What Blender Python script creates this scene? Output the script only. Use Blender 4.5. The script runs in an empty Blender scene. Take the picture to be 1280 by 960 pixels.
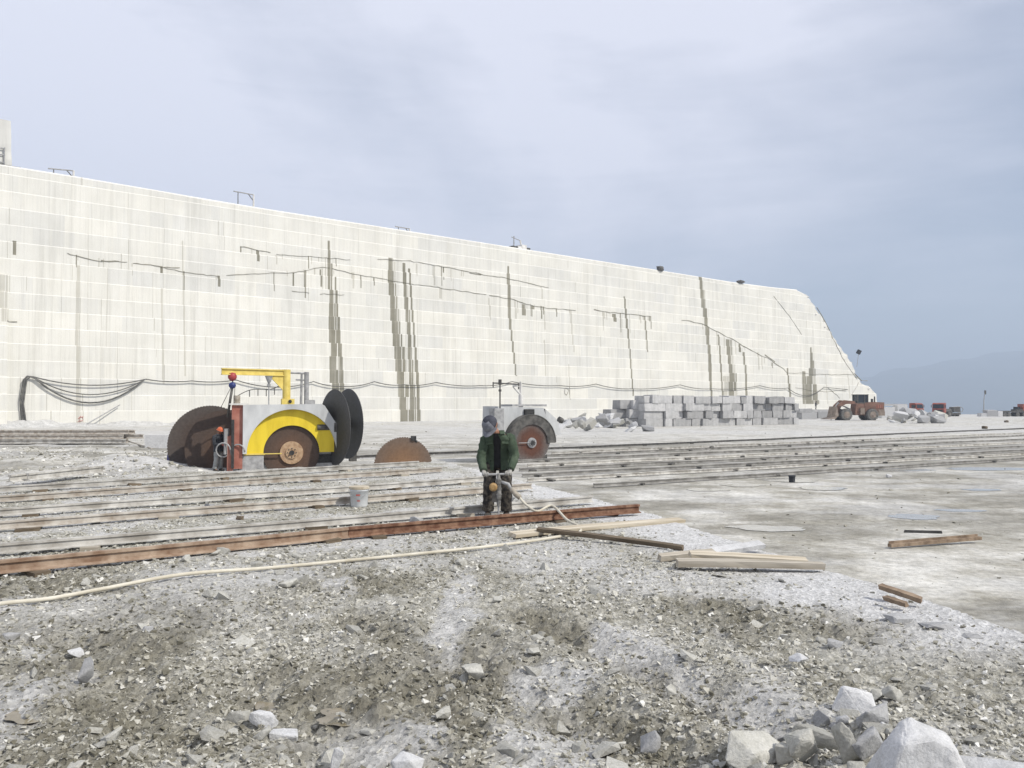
import bpy, bmesh, math, random
import numpy as np
from mathutils import Vector, Matrix, noise as mnoise

# ------------------------------------------------------------------ camera, sky, sun, exposure
SC = bpy.context.scene
COL = SC.collection
FPX, CXP, CYP, HOR = 1030.0, 640.0, 480.0, 507.0
CAM_Z = 1.65
TILT = math.atan((HOR - CYP) / FPX)
cam_d = bpy.data.cameras.new('camera')
cam = bpy.data.objects.new('camera', cam_d); COL.objects.link(cam)
cam_d.sensor_width = 36.0; cam_d.lens = FPX / 1280.0 * 36.0
cam_d.clip_start = 0.05; cam_d.clip_end = 40000
cam.location = (0, 0, CAM_Z); cam.rotation_euler = (math.pi / 2 + TILT, 0, 0)
SC.camera = cam

SUN = Vector((0.80, -0.40, 0.86)).normalized()          # towards the sun
SUN_EL = math.asin(SUN.z); SUN_ROT = math.atan2(SUN.x, SUN.y)
w = bpy.data.worlds.new('World'); SC.world = w; w.use_nodes = True
nt = w.node_tree; nt.nodes.clear()
wo = nt.nodes.new('ShaderNodeOutputWorld'); bg = nt.nodes.new('ShaderNodeBackground')
sky = nt.nodes.new('ShaderNodeTexSky'); sky.sky_type = 'NISHITA'; sky.sun_disc = False
sky.sun_elevation = SUN_EL; sky.sun_rotation = SUN_ROT
sky.altitude = 600; sky.air_density = 1.0; sky.dust_density = 1.2; sky.ozone_density = 1.5
tc = nt.nodes.new('ShaderNodeTexCoord')
mp = nt.nodes.new('ShaderNodeMapping'); mp.inputs['Scale'].default_value = (1.0, 1.0, 2.3)
mp.inputs['Location'].default_value = (0.35, 0.1, 0.2)
nz = nt.nodes.new('ShaderNodeTexNoise'); nz.inputs['Scale'].default_value = 1.25
nz.inputs['Detail'].default_value = 7; nz.inputs['Roughness'].default_value = 0.5; nz.inputs['Distortion'].default_value = 0.25
cr = nt.nodes.new('ShaderNodeValToRGB')
cr.color_ramp.elements[0].position = 0.33; cr.color_ramp.elements[0].color = (0.10, 0.10, 0.10, 1)
cr.color_ramp.elements[1].position = 0.60; cr.color_ramp.elements[1].color = (0.96, 0.96, 0.96, 1)
mx = nt.nodes.new('ShaderNodeMix'); mx.data_type = 'RGBA'
mx.inputs['B'].default_value = (9.3, 9.5, 10.8, 1)       # thin cloud veil, in the sky's own units
nt.links.new(tc.outputs['Generated'], mp.inputs['Vector']); nt.links.new(mp.outputs[0], nz.inputs['Vector'])
dt = nt.nodes.new('ShaderNodeVectorMath'); dt.operation = 'DOT_PRODUCT'; dt.inputs[1].default_value = (-0.62, -0.25, 0.55)   # the veil thins out towards the clear side of the sky
ma = nt.nodes.new('ShaderNodeMath'); ma.operation = 'MULTIPLY_ADD'; ma.inputs[1].default_value = 0.40
nt.links.new(tc.outputs['Generated'], dt.inputs[0]); nt.links.new(dt.outputs['Value'], ma.inputs[0]); mp2 = nt.nodes.new('ShaderNodeMapping'); mp2.inputs['Scale'].default_value = (1.0, 1.6, 8.0); mp2.inputs['Rotation'].default_value = (0, 0.16, 0.3)
nz2 = nt.nodes.new('ShaderNodeTexNoise'); nz2.inputs['Scale'].default_value = 2.6; nz2.inputs['Detail'].default_value = 8; nz2.inputs['Roughness'].default_value = 0.6; nz2.inputs['Distortion'].default_value = 0.6
m2 = nt.nodes.new('ShaderNodeMath'); m2.operation = 'MULTIPLY_ADD'; m2.inputs[1].default_value = 0.13        # thin cirrus streaks
m3 = nt.nodes.new('ShaderNodeMath'); m3.operation = 'SUBTRACT'; m3.inputs[1].default_value = 0.05
nt.links.new(tc.outputs['Generated'], mp2.inputs['Vector']); nt.links.new(mp2.outputs[0], nz2.inputs['Vector']); nt.links.new(nz2.outputs['Fac'], m2.inputs[0])
nt.links.new(nz.outputs['Fac'], m2.inputs[2]); nt.links.new(m2.outputs[0], m3.inputs[0]); nt.links.new(m3.outputs[0], ma.inputs[2])
nt.links.new(ma.outputs[0], cr.inputs['Fac']); nt.links.new(cr.outputs['Color'], mx.inputs['Factor'])
nt.links.new(sky.outputs['Color'], mx.inputs['A']); nt.links.new(mx.outputs['Result'], bg.inputs['Color'])
bg.inputs['Strength'].default_value = 0.095
nt.links.new(bg.outputs[0], wo.inputs['Surface'])
sun_d = bpy.data.lights.new('sun', 'SUN'); sun_d.energy = 4.7; sun_d.angle = math.radians(0.6); sun_d.color = (1.0, 0.955, 0.88)
sun_o = bpy.data.objects.new('sun', sun_d); COL.objects.link(sun_o)
sun_o.rotation_euler = (-SUN).to_track_quat('-Z', 'Y').to_euler(); sun_o.location = (60, -30, 80)
vs = SC.view_settings; vs.view_transform = 'Standard'; vs.look = 'None'; vs.gamma = 1.0; vs.exposure = 0.02
vs.use_curve_mapping = False

# ------------------------------------------------------------------ layout helpers
FLOOR = -1.0
def ray(px, py):
    f = Vector((0, math.cos(TILT), math.sin(TILT))); u = Vector((0, -math.sin(TILT), math.cos(TILT)))
    return Vector(((px - CXP) / FPX, 0, 0)) + u * ((CYP - py) / FPX) + f
def P(px, py, z=0.0):
    d = ray(px, py); t = (z - CAM_Z) / d.z
    return Vector((d.x * t, d.y * t, z))
def PD(px, py, Y):
    d = ray(px, py); t = Y / d.y
    return Vector((d.x * t, Y, CAM_Z + d.z * t))

_rng = np.random.RandomState(7)
_perm = np.concatenate([_rng.permutation(256)] * 3)
_val = _rng.rand(256)
def vnoise(x, y, seed=0):
    x = np.asarray(x, float) + seed * 17.31; y = np.asarray(y, float) + seed * 9.77
    xi = np.floor(x).astype(int); yi = np.floor(y).astype(int)
    fx = x - xi; fy = y - yi
    fx = fx * fx * fx * (fx * (fx * 6 - 15) + 10); fy = fy * fy * fy * (fy * (fy * 6 - 15) + 10)
    def h(a, b): return _val[_perm[_perm[a & 255] + (b & 255)]]
    a = h(xi, yi); b = h(xi + 1, yi); c = h(xi, yi + 1); d = h(xi + 1, yi + 1)
    return (a + (b - a) * fx) * (1 - fy) + (c + (d - c) * fx) * fy
def fbm(x, y, octv=4, seed=0, gain=0.5):
    s = 0; a = 1.0; t = 0
    for o in range(octv):
        s = s + a * vnoise(np.asarray(x) * 2 ** o, np.asarray(y) * 2 ** o, seed + o * 3); t += a; a *= gain
    return s / t
def sstep(a, b, x):
    t = np.clip((np.asarray(x, float) - a) / (b - a), 0, 1); return t * t * (3 - 2 * t)

# ------------------------------------------------------------------ mesh helpers
class MB:
    def __init__(s): s.v = []; s.f = []; s.m = []
    def add(s, vs_, fs, mi=0):
        o = len(s.v); s.v += [tuple(p) for p in vs_]; s.f += [tuple(i + o for i in f) for f in fs]; s.m += [mi] * len(fs); return s
    def box(s, c, size, rot=None, mi=0, jit=0.0, rnd=None):
        hx, hy, hz = size[0] / 2, size[1] / 2, size[2] / 2; c = Vector(c); out = []
        for sx, sy, sz in ((-1,-1,-1),(1,-1,-1),(1,1,-1),(-1,1,-1),(-1,-1,1),(1,-1,1),(1,1,1),(-1,1,1)):
            p = Vector((sx * hx, sy * hy, sz * hz))
            if jit: p += Vector([(rnd or random).uniform(-jit, jit) for _ in range(3)])
            if rot is not None: p = rot @ p
            out.append(c + p)
        return s.add(out, [(0,3,2,1),(4,5,6,7),(0,1,5,4),(1,2,6,5),(2,3,7,6),(3,0,4,7)], mi)
    def tube(s, path, r, n=8, mi=0, cap=True, squash=None):
        path = [Vector(p) for p in path]; k = len(path)
        rs = r if isinstance(r, (list, tuple)) else [r] * k
        vs_ = []; fs = []; prev = None
        for i, p in enumerate(path):
            t = (path[min(i + 1, k - 1)] - path[max(i - 1, 0)]).normalized()
            if prev is None:
                a = Vector((0, 0, 1)) if abs(t.z) < 0.9 else Vector((1, 0, 0))
                e = t.cross(a).normalized()
            else:
                e = (prev - t * prev.dot(t)).normalized()
            prev = e; g = t.cross(e)
            for j in range(n):
                an = 2 * math.pi * j / n
                vs_.append(p + e * (math.cos(an) * rs[i]) + g * (math.sin(an) * rs[i] * (squash or 1)))
        for i in range(k - 1):
            for j in range(n):
                a = i * n + j; b = i * n + (j + 1) % n
                fs.append((a, b, b + n, a + n))
        if cap:
            fs.append(tuple(range(n - 1, -1, -1))); fs.append(tuple(range((k - 1) * n, k * n)))
        return s.add(vs_, fs, mi)
    def cyl(s, a, b, r, r2=None, n=16, mi=0): return s.tube([a, b], [r, r if r2 is None else r2], n, mi)
    def prism(s, poly, y0, y1, mi=0):          # polygon in x,z extruded along y (counter-clockwise seen from -y)
        n = len(poly); vs_ = [(p[0], y0, p[1]) for p in poly] + [(p[0], y1, p[1]) for p in poly]
        fs = [tuple(range(n)), tuple(range(2 * n - 1, n - 1, -1))]
        for i in range(n):
            j = (i + 1) % n; fs.append((i, i + n, j + n, j))
        return s.add(vs_, fs, mi)
    def loft(s, rings, mi=0, closed=True, cap=True):
        n = len(rings[0]); vs_ = [p for r in rings for p in r]; fs = []
        for i in range(len(rings) - 1):
            for j in range(n if closed else n - 1):
                a = i * n + j; b = i * n + (j + 1) % n
                fs.append((a, b, b + n, a + n))
        if cap and closed:
            fs.append(tuple(range(n - 1, -1, -1))); k = (len(rings) - 1) * n; fs.append(tuple(range(k, k + n)))
        return s.add(vs_, fs, mi)
    def sphere(s, c, r, nu=12, nv=8, mi=0):
        c = Vector(c); r = Vector(r) if not isinstance(r, (int, float)) else Vector((r, r, r))
        rings = []
        for i in range(nv + 1):
            th = math.pi * (0.02 + 0.96 * i / nv)
            rings.append([c + Vector((r.x * math.sin(th) * math.cos(2 * math.pi * j / nu), r.y * math.sin(th) * math.sin(2 * math.pi * j / nu), -r.z * math.cos(th))) for j in range(nu)])
        return s.loft(rings, mi)
    def build(s, name, mats, parent=None, smooth=False, loc=None, rz=None):
        me = bpy.data.meshes.new(name); me.from_pydata([tuple(p) for p in s.v], [], s.f)
        if not isinstance(mats, (list, tuple)): mats = [mats]
        for m_ in mats: me.materials.append(m_)
        me.polygons.foreach_set('material_index', s.m)
        if smooth: me.polygons.foreach_set('use_smooth', [True] * len(s.f))
        bm = bmesh.new(); bm.from_mesh(me); bmesh.ops.recalc_face_normals(bm, faces=bm.faces); bm.to_mesh(me); bm.free()
        o = bpy.data.objects.new(name, me); COL.objects.link(o)
        if parent is not None: o.parent = parent
        if loc is not None: o.location = loc
        if rz is not None: o.rotation_euler = (0, 0, rz)
        return o
def empty(name, loc, rz=0.0):
    o = bpy.data.objects.new(name, None); COL.objects.link(o); o.location = loc; o.rotation_euler = (0, 0, rz); o.empty_display_size = 0.2
    return o
def tag(o, label=None, cat=None, group=None, kind=None):
    if label: o['label'] = label
    if cat: o['category'] = cat
    if group: o['group'] = group
    if kind: o['kind'] = kind
    return o
def smooth_angle(o, deg=40):
    me = o.data; me.polygons.foreach_set('use_smooth', [True] * len(me.polygons))
    try: me.set_sharp_from_angle(angle=math.radians(deg))
    except Exception: pass
def np_mesh(name, V, F, mat):
    me = bpy.data.meshes.new(name)
    V = np.asarray(V, np.float32); F = np.asarray(F, np.int32); k = F.shape[1]
    me.vertices.add(len(V)); me.vertices.foreach_set('co', V.ravel())
    me.loops.add(F.size); me.loops.foreach_set('vertex_index', F.ravel())
    me.polygons.add(len(F)); me.polygons.foreach_set('loop_start', np.arange(0, F.size, k, dtype=np.int32))
    me.polygons.foreach_set('loop_total', np.full(len(F), k, np.int32))
    me.update(calc_edges=True); me.validate()
    me.polygons.foreach_set('use_smooth', np.zeros(len(F), bool))
    me.materials.append(mat)
    o = bpy.data.objects.new(name, me); COL.objects.link(o); return o

# ------------------------------------------------------------------ materials
class NT:
    def __init__(s, name):
        s.mat = bpy.data.materials.new(name); s.mat.use_nodes = True; s.t = s.mat.node_tree
        s.b = s.t.nodes['Principled BSDF']; s.b.inputs['Specular IOR Level'].default_value = 0.3
        s.tc = s.t.nodes.new('ShaderNodeTexCoord')
    def n(s, typ, **kw):
        x = s.t.nodes.new(typ)
        for k, v in kw.items():
            if hasattr(x, k) and not k[0].isupper(): setattr(x, k, v)
            else: x.inputs[k].default_value = v
        return x
    def l(s, a, b): s.t.links.new(a, b)
    def noise(s, scale, detail=4, rough=0.55, stretch=None, coord='Object', dist=0.0):
        x = s.n('ShaderNodeTexNoise', Scale=scale, Detail=detail, Roughness=rough, Distortion=dist)
        src = s.tc.outputs[coord]
        if stretch:
            m_ = s.n('ShaderNodeMapping'); m_.inputs['Scale'].default_value = stretch; s.l(src, m_.inputs['Vector']); src = m_.outputs[0]
        s.l(src, x.inputs['Vector']); return x.outputs['Fac']
    def ramp(s, fac, stops):
        r = s.n('ShaderNodeValToRGB'); e = r.color_ramp.elements
        while len(e) < len(stops): e.new(0.5)
        for i, (p, c) in enumerate(stops):
            e[i].position = p; e[i].color = (c[0], c[1], c[2], 1) if not isinstance(c, (int, float)) else (c, c, c, 1)
        s.l(fac, r.inputs['Fac']); return r.outputs['Color']
    def mix(s, fac, a, b, mode='MIX'):
        m_ = s.n('ShaderNodeMix', data_type='RGBA', blend_type=mode)
        for key, val in (('Factor', fac), ('A', a), ('B', b)):
            if isinstance(val, (int, float)): m_.inputs[key].default_value = val
            elif isinstance(val, tuple): m_.inputs[key].default_value = (val[0], val[1], val[2], 1)
            else: s.l(val, m_.inputs[key])
        return m_.outputs['Result']
    def bump(s, h, strength=0.3, dist=0.02, prev=None):
        b = s.n('ShaderNodeBump', Strength=strength, Distance=dist); s.l(h, b.inputs['Height'])
        if prev is not None: s.l(prev, b.inputs['Normal'])
        return b.outputs[0]
    def fin(s, col=None, rough=None, normal=None, metal=0.0):
        if col is not None:
            if isinstance(col, tuple): s.b.inputs['Base Color'].default_value = (*col, 1)
            else: s.l(col, s.b.inputs['Base Color'])
        if rough is not None:
            if isinstance(rough, (int, float)): s.b.inputs['Roughness'].default_value = rough
            else: s.l(rough, s.b.inputs['Roughness'])
        if normal is not None: s.l(normal, s.b.inputs['Normal'])
        s.b.inputs['Metallic'].default_value = metal
        return s.mat
def simple(name, a, b, scale=6.0, rough=0.8, bs=None, bstr=0.3, bd=0.01, metal=0.0, stretch=None, lo=0.35, hi=0.65, rnd=0.0):
    t = NT(name); f = t.noise(scale, 5, 0.6, stretch)
    c = t.ramp(f, [(lo, a), (hi, b)])
    if rnd:
        oi = t.n('ShaderNodeObjectInfo'); v = t.ramp(oi.outputs['Random'], [(0, 1 - rnd), (1, 1.0)])
        c = t.mix(1.0, c, v, 'MULTIPLY')
    nrm = t.bump(t.noise(bs, 4, 0.6, stretch), bstr, bd) if bs else None
    return t.fin(c, rough, nrm, metal)
M = {}
# sawn granite wall: cream white, vertical run-off streaks, soft blotches
def wall_mat(name, lo, hi, streak, streak_fac):
    t = NT(name)
    base = t.ramp(t.noise(0.22, 5, 0.6), [(0.3, lo), (0.7, hi)])
    st = t.noise(1.0, 5, 0.75, (7.0, 1, 0.09)); st2 = t.noise(1.0, 3, 0.6, (0.9, 1, 0.05))
    f = t.ramp(st, [(0.50, 0.0), (0.75, 1.0)]); f2 = t.ramp(st2, [(0.54, 0.0), (0.85, 1.0)])
    fm = t.mix(1.0, f, f2, 'ADD'); fm = t.mix(1.0, fm, (streak_fac,) * 3, 'MULTIPLY')
    c = t.mix(fm, base, streak)
    pt = t.n('ShaderNodeAttribute', attribute_name='tone').outputs['Fac']; c = t.mix(1.0, c, t.ramp(pt, [(0.0, (0.89, 0.895, 0.905)), (0.5, (0.97, 0.967, 0.955)), (1.0, (1.03, 1.02, 0.995))]), 'MULTIPLY')
    grain = t.noise(14, 3, 0.7); c = t.mix(0.10, c, t.ramp(grain, [(0.35, 0.45), (0.65, 1.0)]), 'MULTIPLY')
    nb = t.bump(t.noise(1.0, 3, 0.6, (9, 1, 0.25)), 0.25, 0.03); nb = t.bump(t.noise(3.5, 4, 0.6), 0.2, 0.04, nb)
    return t.fin(c, 0.9, nb)
M['wall'] = wall_mat('sawn_granite', (0.625, 0.615, 0.565), (0.71, 0.70, 0.65), (0.44, 0.43, 0.385), 0.55)
M['wall_edge'] = wall_mat('dusty_ledge', (0.66, 0.65, 0.605), (0.73, 0.72, 0.675), (0.56, 0.55, 0.50), 0.4)
M['stain'] = wall_mat('seep_stain', (0.17, 0.16, 0.12), (0.28, 0.265, 0.21), (0.40, 0.385, 0.33), 0.75)
M['stain_soft'] = wall_mat('faded_seep', (0.46, 0.445, 0.39), (0.56, 0.545, 0.485), (0.36, 0.35, 0.30), 0.6)
M['crack'] = simple('seam_dark', (0.16, 0.15, 0.11), (0.30, 0.28, 0.22), 0.8, 0.9)
M['rust_seep'] = simple('rust_seep', (0.36, 0.25, 0.15), (0.45, 0.36, 0.26), 0.5, 0.9)
# rubble bench
t = NT('crushed_granite')
mud = t.n('ShaderNodeAttribute', attribute_name='mud').outputs['Fac']; dust = t.n('ShaderNodeAttribute', attribute_name='dust').outputs['Fac']
c = t.ramp(t.noise(9, 6, 0.7), [(0.34, (0.22, 0.207, 0.16)), (0.48, (0.40, 0.385, 0.325)), (0.62, (0.56, 0.545, 0.485))])  # dark stop paints the shade of crevices between stones into the ground colour
cm = t.ramp(t.noise(7, 6, 0.7), [(0.3, (0.145, 0.132, 0.095)), (0.55, (0.24, 0.222, 0.168)), (0.75, (0.36, 0.34, 0.275))])
cd = t.ramp(t.noise(5, 5, 0.6), [(0.3, (0.57, 0.565, 0.545)), (0.7, (0.74, 0.735, 0.72))])
c = t.mix(mud, c, cm); c = t.mix(dust, c, cd)
vo = t.n('ShaderNodeTexVoronoi', Scale=38.0); t.l(t.tc.outputs['Object'], vo.inputs['Vector'])
sp = t.ramp(vo.outputs['Color'], [(0.2, 0.55), (0.9, 1.15)]); c = t.mix(0.7, c, sp, 'MULTIPLY')
nb = t.bump(t.noise(30, 6, 0.75), 0.9, 0.03); nb = t.bump(vo.outputs['Distance'], 0.5, 0.02, nb)
wet = t.ramp(mud, [(0.6, 0.92), (1.0, 0.55)])
M['bench'] = t.fin(c, wet, nb)
# lower sawn floor
t = NT('sawn_floor')
wetf = t.n('ShaderNodeAttribute', attribute_name='mud').outputs['Fac']; dust = t.n('ShaderNodeAttribute', attribute_name='dust').outputs['Fac']
c = t.ramp(t.noise(0.6, 8, 0.72), [(0.40, (0.38, 0.36, 0.30)), (0.5, (0.54, 0.52, 0.46)), (0.62, (0.72, 0.705, 0.65))])
c = t.mix(wetf, c, t.ramp(t.noise(0.9, 6, 0.65), [(0.35, (0.20, 0.185, 0.145)), (0.65, (0.30, 0.285, 0.24))]))
c = t.mix(dust, c, t.ramp(t.noise(1.2, 5), [(0.3, (0.52, 0.515, 0.495)), (0.7, (0.66, 0.655, 0.635))]))
c = t.mix(0.6, c, t.ramp(t.noise(7, 6, 0.75), [(0.34, 0.42), (0.58, 1.0)]), 'MULTIPLY')
c = t.mix(0.5, c, t.ramp(t.noise(1.8, 6, 0.75), [(0.36, 0.55), (0.6, 1.0)]), 'MULTIPLY')
nb = t.bump(t.noise(9, 6, 0.75), 0.7, 0.05)
M['floor'] = t.fin(c, t.ramp(wetf, [(0.5, 0.9), (1.0, 0.55)]), nb)
t = NT('muddy_water'); t.b.inputs['Specular IOR Level'].default_value = 0.4
M['water'] = t.fin(t.ramp(t.noise(3, 3), [(0.3, (0.28, 0.27, 0.24)), (0.7, (0.38, 0.37, 0.34))]), 0.12)
t = NT('brown_water'); t.b.inputs['Specular IOR Level'].default_value = 0.5
M['mud_water'] = t.fin(t.ramp(t.noise(9, 4), [(0.3, (0.17, 0.145, 0.095)), (0.7, (0.26, 0.225, 0.16))]), 0.25, t.bump(t.noise(30, 3), 0.15, 0.01))
def stone(name, a, b, rnd=0.35):
    t = NT(name); c = t.ramp(t.noise(9, 6, 0.7), [(0.32, a), (0.62, b)])
    c = t.mix(0.35, c, t.ramp(t.noise(90, 3, 0.7), [(0.35, 0.45), (0.6, 1.0)]), 'MULTIPLY')
    oi = t.n('ShaderNodeObjectInfo'); c = t.mix(1.0, c, t.ramp(oi.outputs['Random'], [(0, 1 - rnd), (1, 1.0)]), 'MULTIPLY')
    nb = t.bump(t.noise(22, 6, 0.7), 0.55, 0.02); nb = t.bump(t.noise(120, 3, 0.6), 0.25, 0.004, nb)
    return t.fin(c, 0.9, nb)
M['stone'] = stone('broken_granite', (0.40, 0.39, 0.34), (0.58, 0.57, 0.52))
M['stone_white'] = stone('fresh_granite', (0.50, 0.50, 0.495), (0.67, 0.67, 0.665), 0.15)
M['stone_grey'] = stone('grey_granite', (0.33, 0.33, 0.33), (0.44, 0.44, 0.435), 0.3)
t = NT('gravel'); gt = t.n('ShaderNodeAttribute', attribute_name='tone').outputs['Fac']
c = t.ramp(gt, [(0.0, (0.15, 0.14, 0.105)), (0.35, (0.34, 0.325, 0.27)), (0.7, (0.52, 0.505, 0.445)), (1.0, (0.70, 0.69, 0.645))])
c = t.mix(0.4, c, t.ramp(t.noise(60, 4, 0.7), [(0.35, 0.5), (0.6, 1.0)]), 'MULTIPLY')
M['gravel'] = t.fin(c, 0.92, t.bump(t.noise(70, 4, 0.7), 0.4, 0.006))
def block_mat():
    t = NT('cut_block'); oi = t.n('ShaderNodeObjectInfo')
    c = t.ramp(t.noise(1.6, 5, 0.65), [(0.3, (0.33, 0.33, 0.325)), (0.7, (0.50, 0.495, 0.485))])
    c = t.mix(1.0, c, t.ramp(oi.outputs['Random'], [(0, 0.62), (1, 1.1)]), 'MULTIPLY')
    return t.fin(c, 0.9, t.bump(t.noise(5, 5, 0.65), 0.5, 0.06))
M['block'] = block_mat()
M['rail_pale'] = simple('dusty_rail', (0.29, 0.27, 0.235), (0.55, 0.535, 0.495), 3.0, 0.75, 40, 0.3, 0.004, 0.0, (1, 1, 1), 0.35, 0.6, 0.2)
M['rail_brown'] = simple('rail_brown', (0.30, 0.255, 0.205), (0.53, 0.50, 0.445), 4.0, 0.75, 40, 0.3, 0.004, 0.0, None, 0.35, 0.62, 0.2)
M['rail_grey'] = simple('rail_grey', (0.17, 0.16, 0.145), (0.36, 0.35, 0.325), 2.0, 0.8, 40, 0.3, 0.004, 0.0, None, 0.35, 0.65, 0.2)
M['rail_mid'] = simple('rail_mid', (0.20, 0.125, 0.08), (0.40, 0.31, 0.23), 5.0, 0.8, 40, 0.3, 0.004, 0.0, None, 0.35, 0.65)
M['rail_rust'] = simple('rail_rust', (0.115, 0.052, 0.030), (0.26, 0.155, 0.10), 9.0, 0.8, 50, 0.4, 0.004, 0.0, None, 0.38, 0.66)
M['wood'] = simple('pale_timber', (0.36, 0.30, 0.21), (0.60, 0.54, 0.43), 5, 0.85, 30, 0.3, 0.005, 0, (0.15, 3, 3), 0.35, 0.65, 0.2)
M['wood_grey'] = simple('grey_timber', (0.27, 0.235, 0.18), (0.47, 0.43, 0.36), 5, 0.85, 30, 0.3, 0.005, 0, (0.15, 3, 3), 0.35, 0.65, 0.2)
M['wood_dark'] = simple('dark_timber', (0.085, 0.065, 0.045), (0.24, 0.19, 0.13), 5, 0.85, 30, 0.3, 0.005, 0, (0.3, 3, 3), 0.35, 0.7, 0.3)
M['wood_rust'] = simple('brown_stick', (0.15, 0.105, 0.07), (0.31, 0.235, 0.165), 6, 0.85, 30, 0.3, 0.004, 0, None, 0.35, 0.65, 0.2)
M['yellow'] = simple('yellow_paint', (0.55, 0.40, 0.02), (0.72, 0.55, 0.035), 1.6, 0.55, 12, 0.1, 0.005, 0, (1.5, 1.5, 0.35), 0.25, 0.6)
M['yellow_pale'] = simple('pale_yellow_paint', (0.55, 0.42, 0.09), (0.72, 0.58, 0.17), 2.5, 0.6, 20, 0.15, 0.004)
M['grey_paint'] = simple('grey_paint', (0.36, 0.37, 0.37), (0.55, 0.56, 0.555), 1.3, 0.6, 12, 0.15, 0.006, 0, (1, 1, 0.4), 0.3, 0.65)
M['white_paint'] = simple('dusty_white_paint', (0.50, 0.49, 0.46), (0.66, 0.65, 0.62), 1.6, 0.7, 10, 0.2, 0.006)
M['red_paint'] = simple('faded_red_paint', (0.26, 0.085, 0.06), (0.38, 0.17, 0.125), 2.2, 0.6, 14, 0.15, 0.004, 0, None, 0.3, 0.65)
M['red_bright'] = simple('red_enamel', (0.27, 0.035, 0.04), (0.36, 0.06, 0.06), 4, 0.45)
M['blue'] = simple('blue_enamel', (0.02, 0.03, 0.12), (0.04, 0.06, 0.2), 4, 0.45)
M['dark_steel'] = simple('dark_steel', (0.045, 0.043, 0.04), (0.12, 0.115, 0.105), 4, 0.6, 20, 0.2, 0.004)
M['steel'] = simple('grey_steel', (0.22, 0.22, 0.22), (0.38, 0.38, 0.375), 5, 0.55, 30, 0.15, 0.003)
M['drill'] = simple('dusty_drill', (0.07, 0.068, 0.062), (0.26, 0.255, 0.24), 14, 0.7, 40, 0.2, 0.003)
M['black'] = simple('black_rubber', (0.02, 0.02, 0.02), (0.05, 0.05, 0.048), 8, 0.7)
M['tyre'] = simple('dusty_tyre', (0.085, 0.08, 0.072), (0.17, 0.165, 0.15), 3, 0.9)
M['cable'] = simple('cable_sheath', (0.06, 0.06, 0.055), (0.15, 0.145, 0.13), 2, 0.7)
M['hose'] = simple('cream_hose', (0.42, 0.38, 0.29), (0.60, 0.57, 0.48), 4, 0.7, 30, 0.2, 0.003, 0, None, 0.3, 0.65)
def blade_mat(name, inner, outer, edge, R):
    t = NT(name)
    sx = t.n('ShaderNodeSeparateXYZ'); t.l(t.tc.outputs['Object'], sx.inputs[0])
    cxy = t.n('ShaderNodeCombineXYZ'); t.l(sx.outputs['X'], cxy.inputs['X']); t.l(sx.outputs['Z'], cxy.inputs['Y'])
    ln = t.n('ShaderNodeVectorMath', operation='LENGTH'); t.l(cxy.outputs[0], ln.inputs[0])
    dv = t.n('ShaderNodeMath', operation='DIVIDE'); t.l(ln.outputs['Value'], dv.inputs[0]); dv.inputs[1].default_value = R
    nzz = t.noise(2.2, 6, 0.65)
    ad = t.n('ShaderNodeMath', operation='MULTIPLY_ADD'); t.l(nzz, ad.inputs[0]); ad.inputs[1].default_value = 0.45; t.l(dv.outputs[0], ad.inputs[2])
    sb = t.n('ShaderNodeMath', operation='SUBTRACT'); t.l(ad.outputs[0], sb.inputs[0]); sb.inputs[1].default_value = 0.22
    c = t.ramp(sb.outputs[0], [(0.0, inner), (0.55, outer), (0.98, edge)])
    c = t.mix(0.6, c, t.ramp(t.noise(9, 5, 0.7), [(0.3, 0.5), (0.6, 1.0)]), 'MULTIPLY')
    return t.fin(c, 0.62, t.bump(t.noise(14, 4), 0.15, 0.004))
M['blade_brown'] = blade_mat('blade_brown', (0.19, 0.10, 0.055), (0.10, 0.06, 0.040), (0.075, 0.052, 0.04), 1.12)
M['blade_dark'] = blade_mat('blade_dark', (0.12, 0.065, 0.04), (0.075, 0.05, 0.038), (0.085, 0.07, 0.06), 1.6)
M['blade_black'] = blade_mat('blade_black', (0.04, 0.037, 0.03), (0.05, 0.048, 0.04), (0.075, 0.075, 0.075), 1.5)
M['blade_rust'] = blade_mat('blade_rust', (0.14, 0.052, 0.027), (0.095, 0.042, 0.027), (0.13, 0.115, 0.105), 0.98)
M['blade_tan'] = blade_mat('blade_tan', (0.27, 0.15, 0.075), (0.20, 0.12, 0.07), (0.16, 0.115, 0.085), 1.25)
M['hub_tan'] = simple('hub_tan', (0.30, 0.19, 0.11), (0.46, 0.33, 0.21), 6, 0.7)
M['rust_red'] = simple('loader_paint', (0.11, 0.06, 0.042), (0.21, 0.115, 0.08), 1.2, 0.7, 8, 0.2, 0.01, 0, None, 0.3, 0.65)
M['truck_red'] = simple('truck_red', (0.20, 0.045, 0.032), (0.30, 0.09, 0.06), 1.5, 0.55)
M['dust_brown'] = simple('dusty_frame', (0.17, 0.13, 0.10), (0.30, 0.25, 0.205), 1.6, 0.8)
M['glass'] = simple('dark_glass', (0.015, 0.02, 0.026), (0.03, 0.036, 0.045), 1, 0.08)
M['skin'] = simple('skin', (0.26, 0.13, 0.085), (0.33, 0.175, 0.12), 14, 0.6)
t = NT('green_jacket'); f = t.noise(7, 5, 0.6)
M['jacket'] = t.fin(t.ramp(f, [(0.3, (0.028, 0.045, 0.028)), (0.55, (0.055, 0.078, 0.050)), (0.8, (0.095, 0.118, 0.080))]), 0.9, t.bump(t.noise(11, 4, 0.6, (1, 1, 0.5)), 0.7, 0.03))
t = NT('camouflage_trousers'); f = t.noise(17, 3, 0.5)
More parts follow.
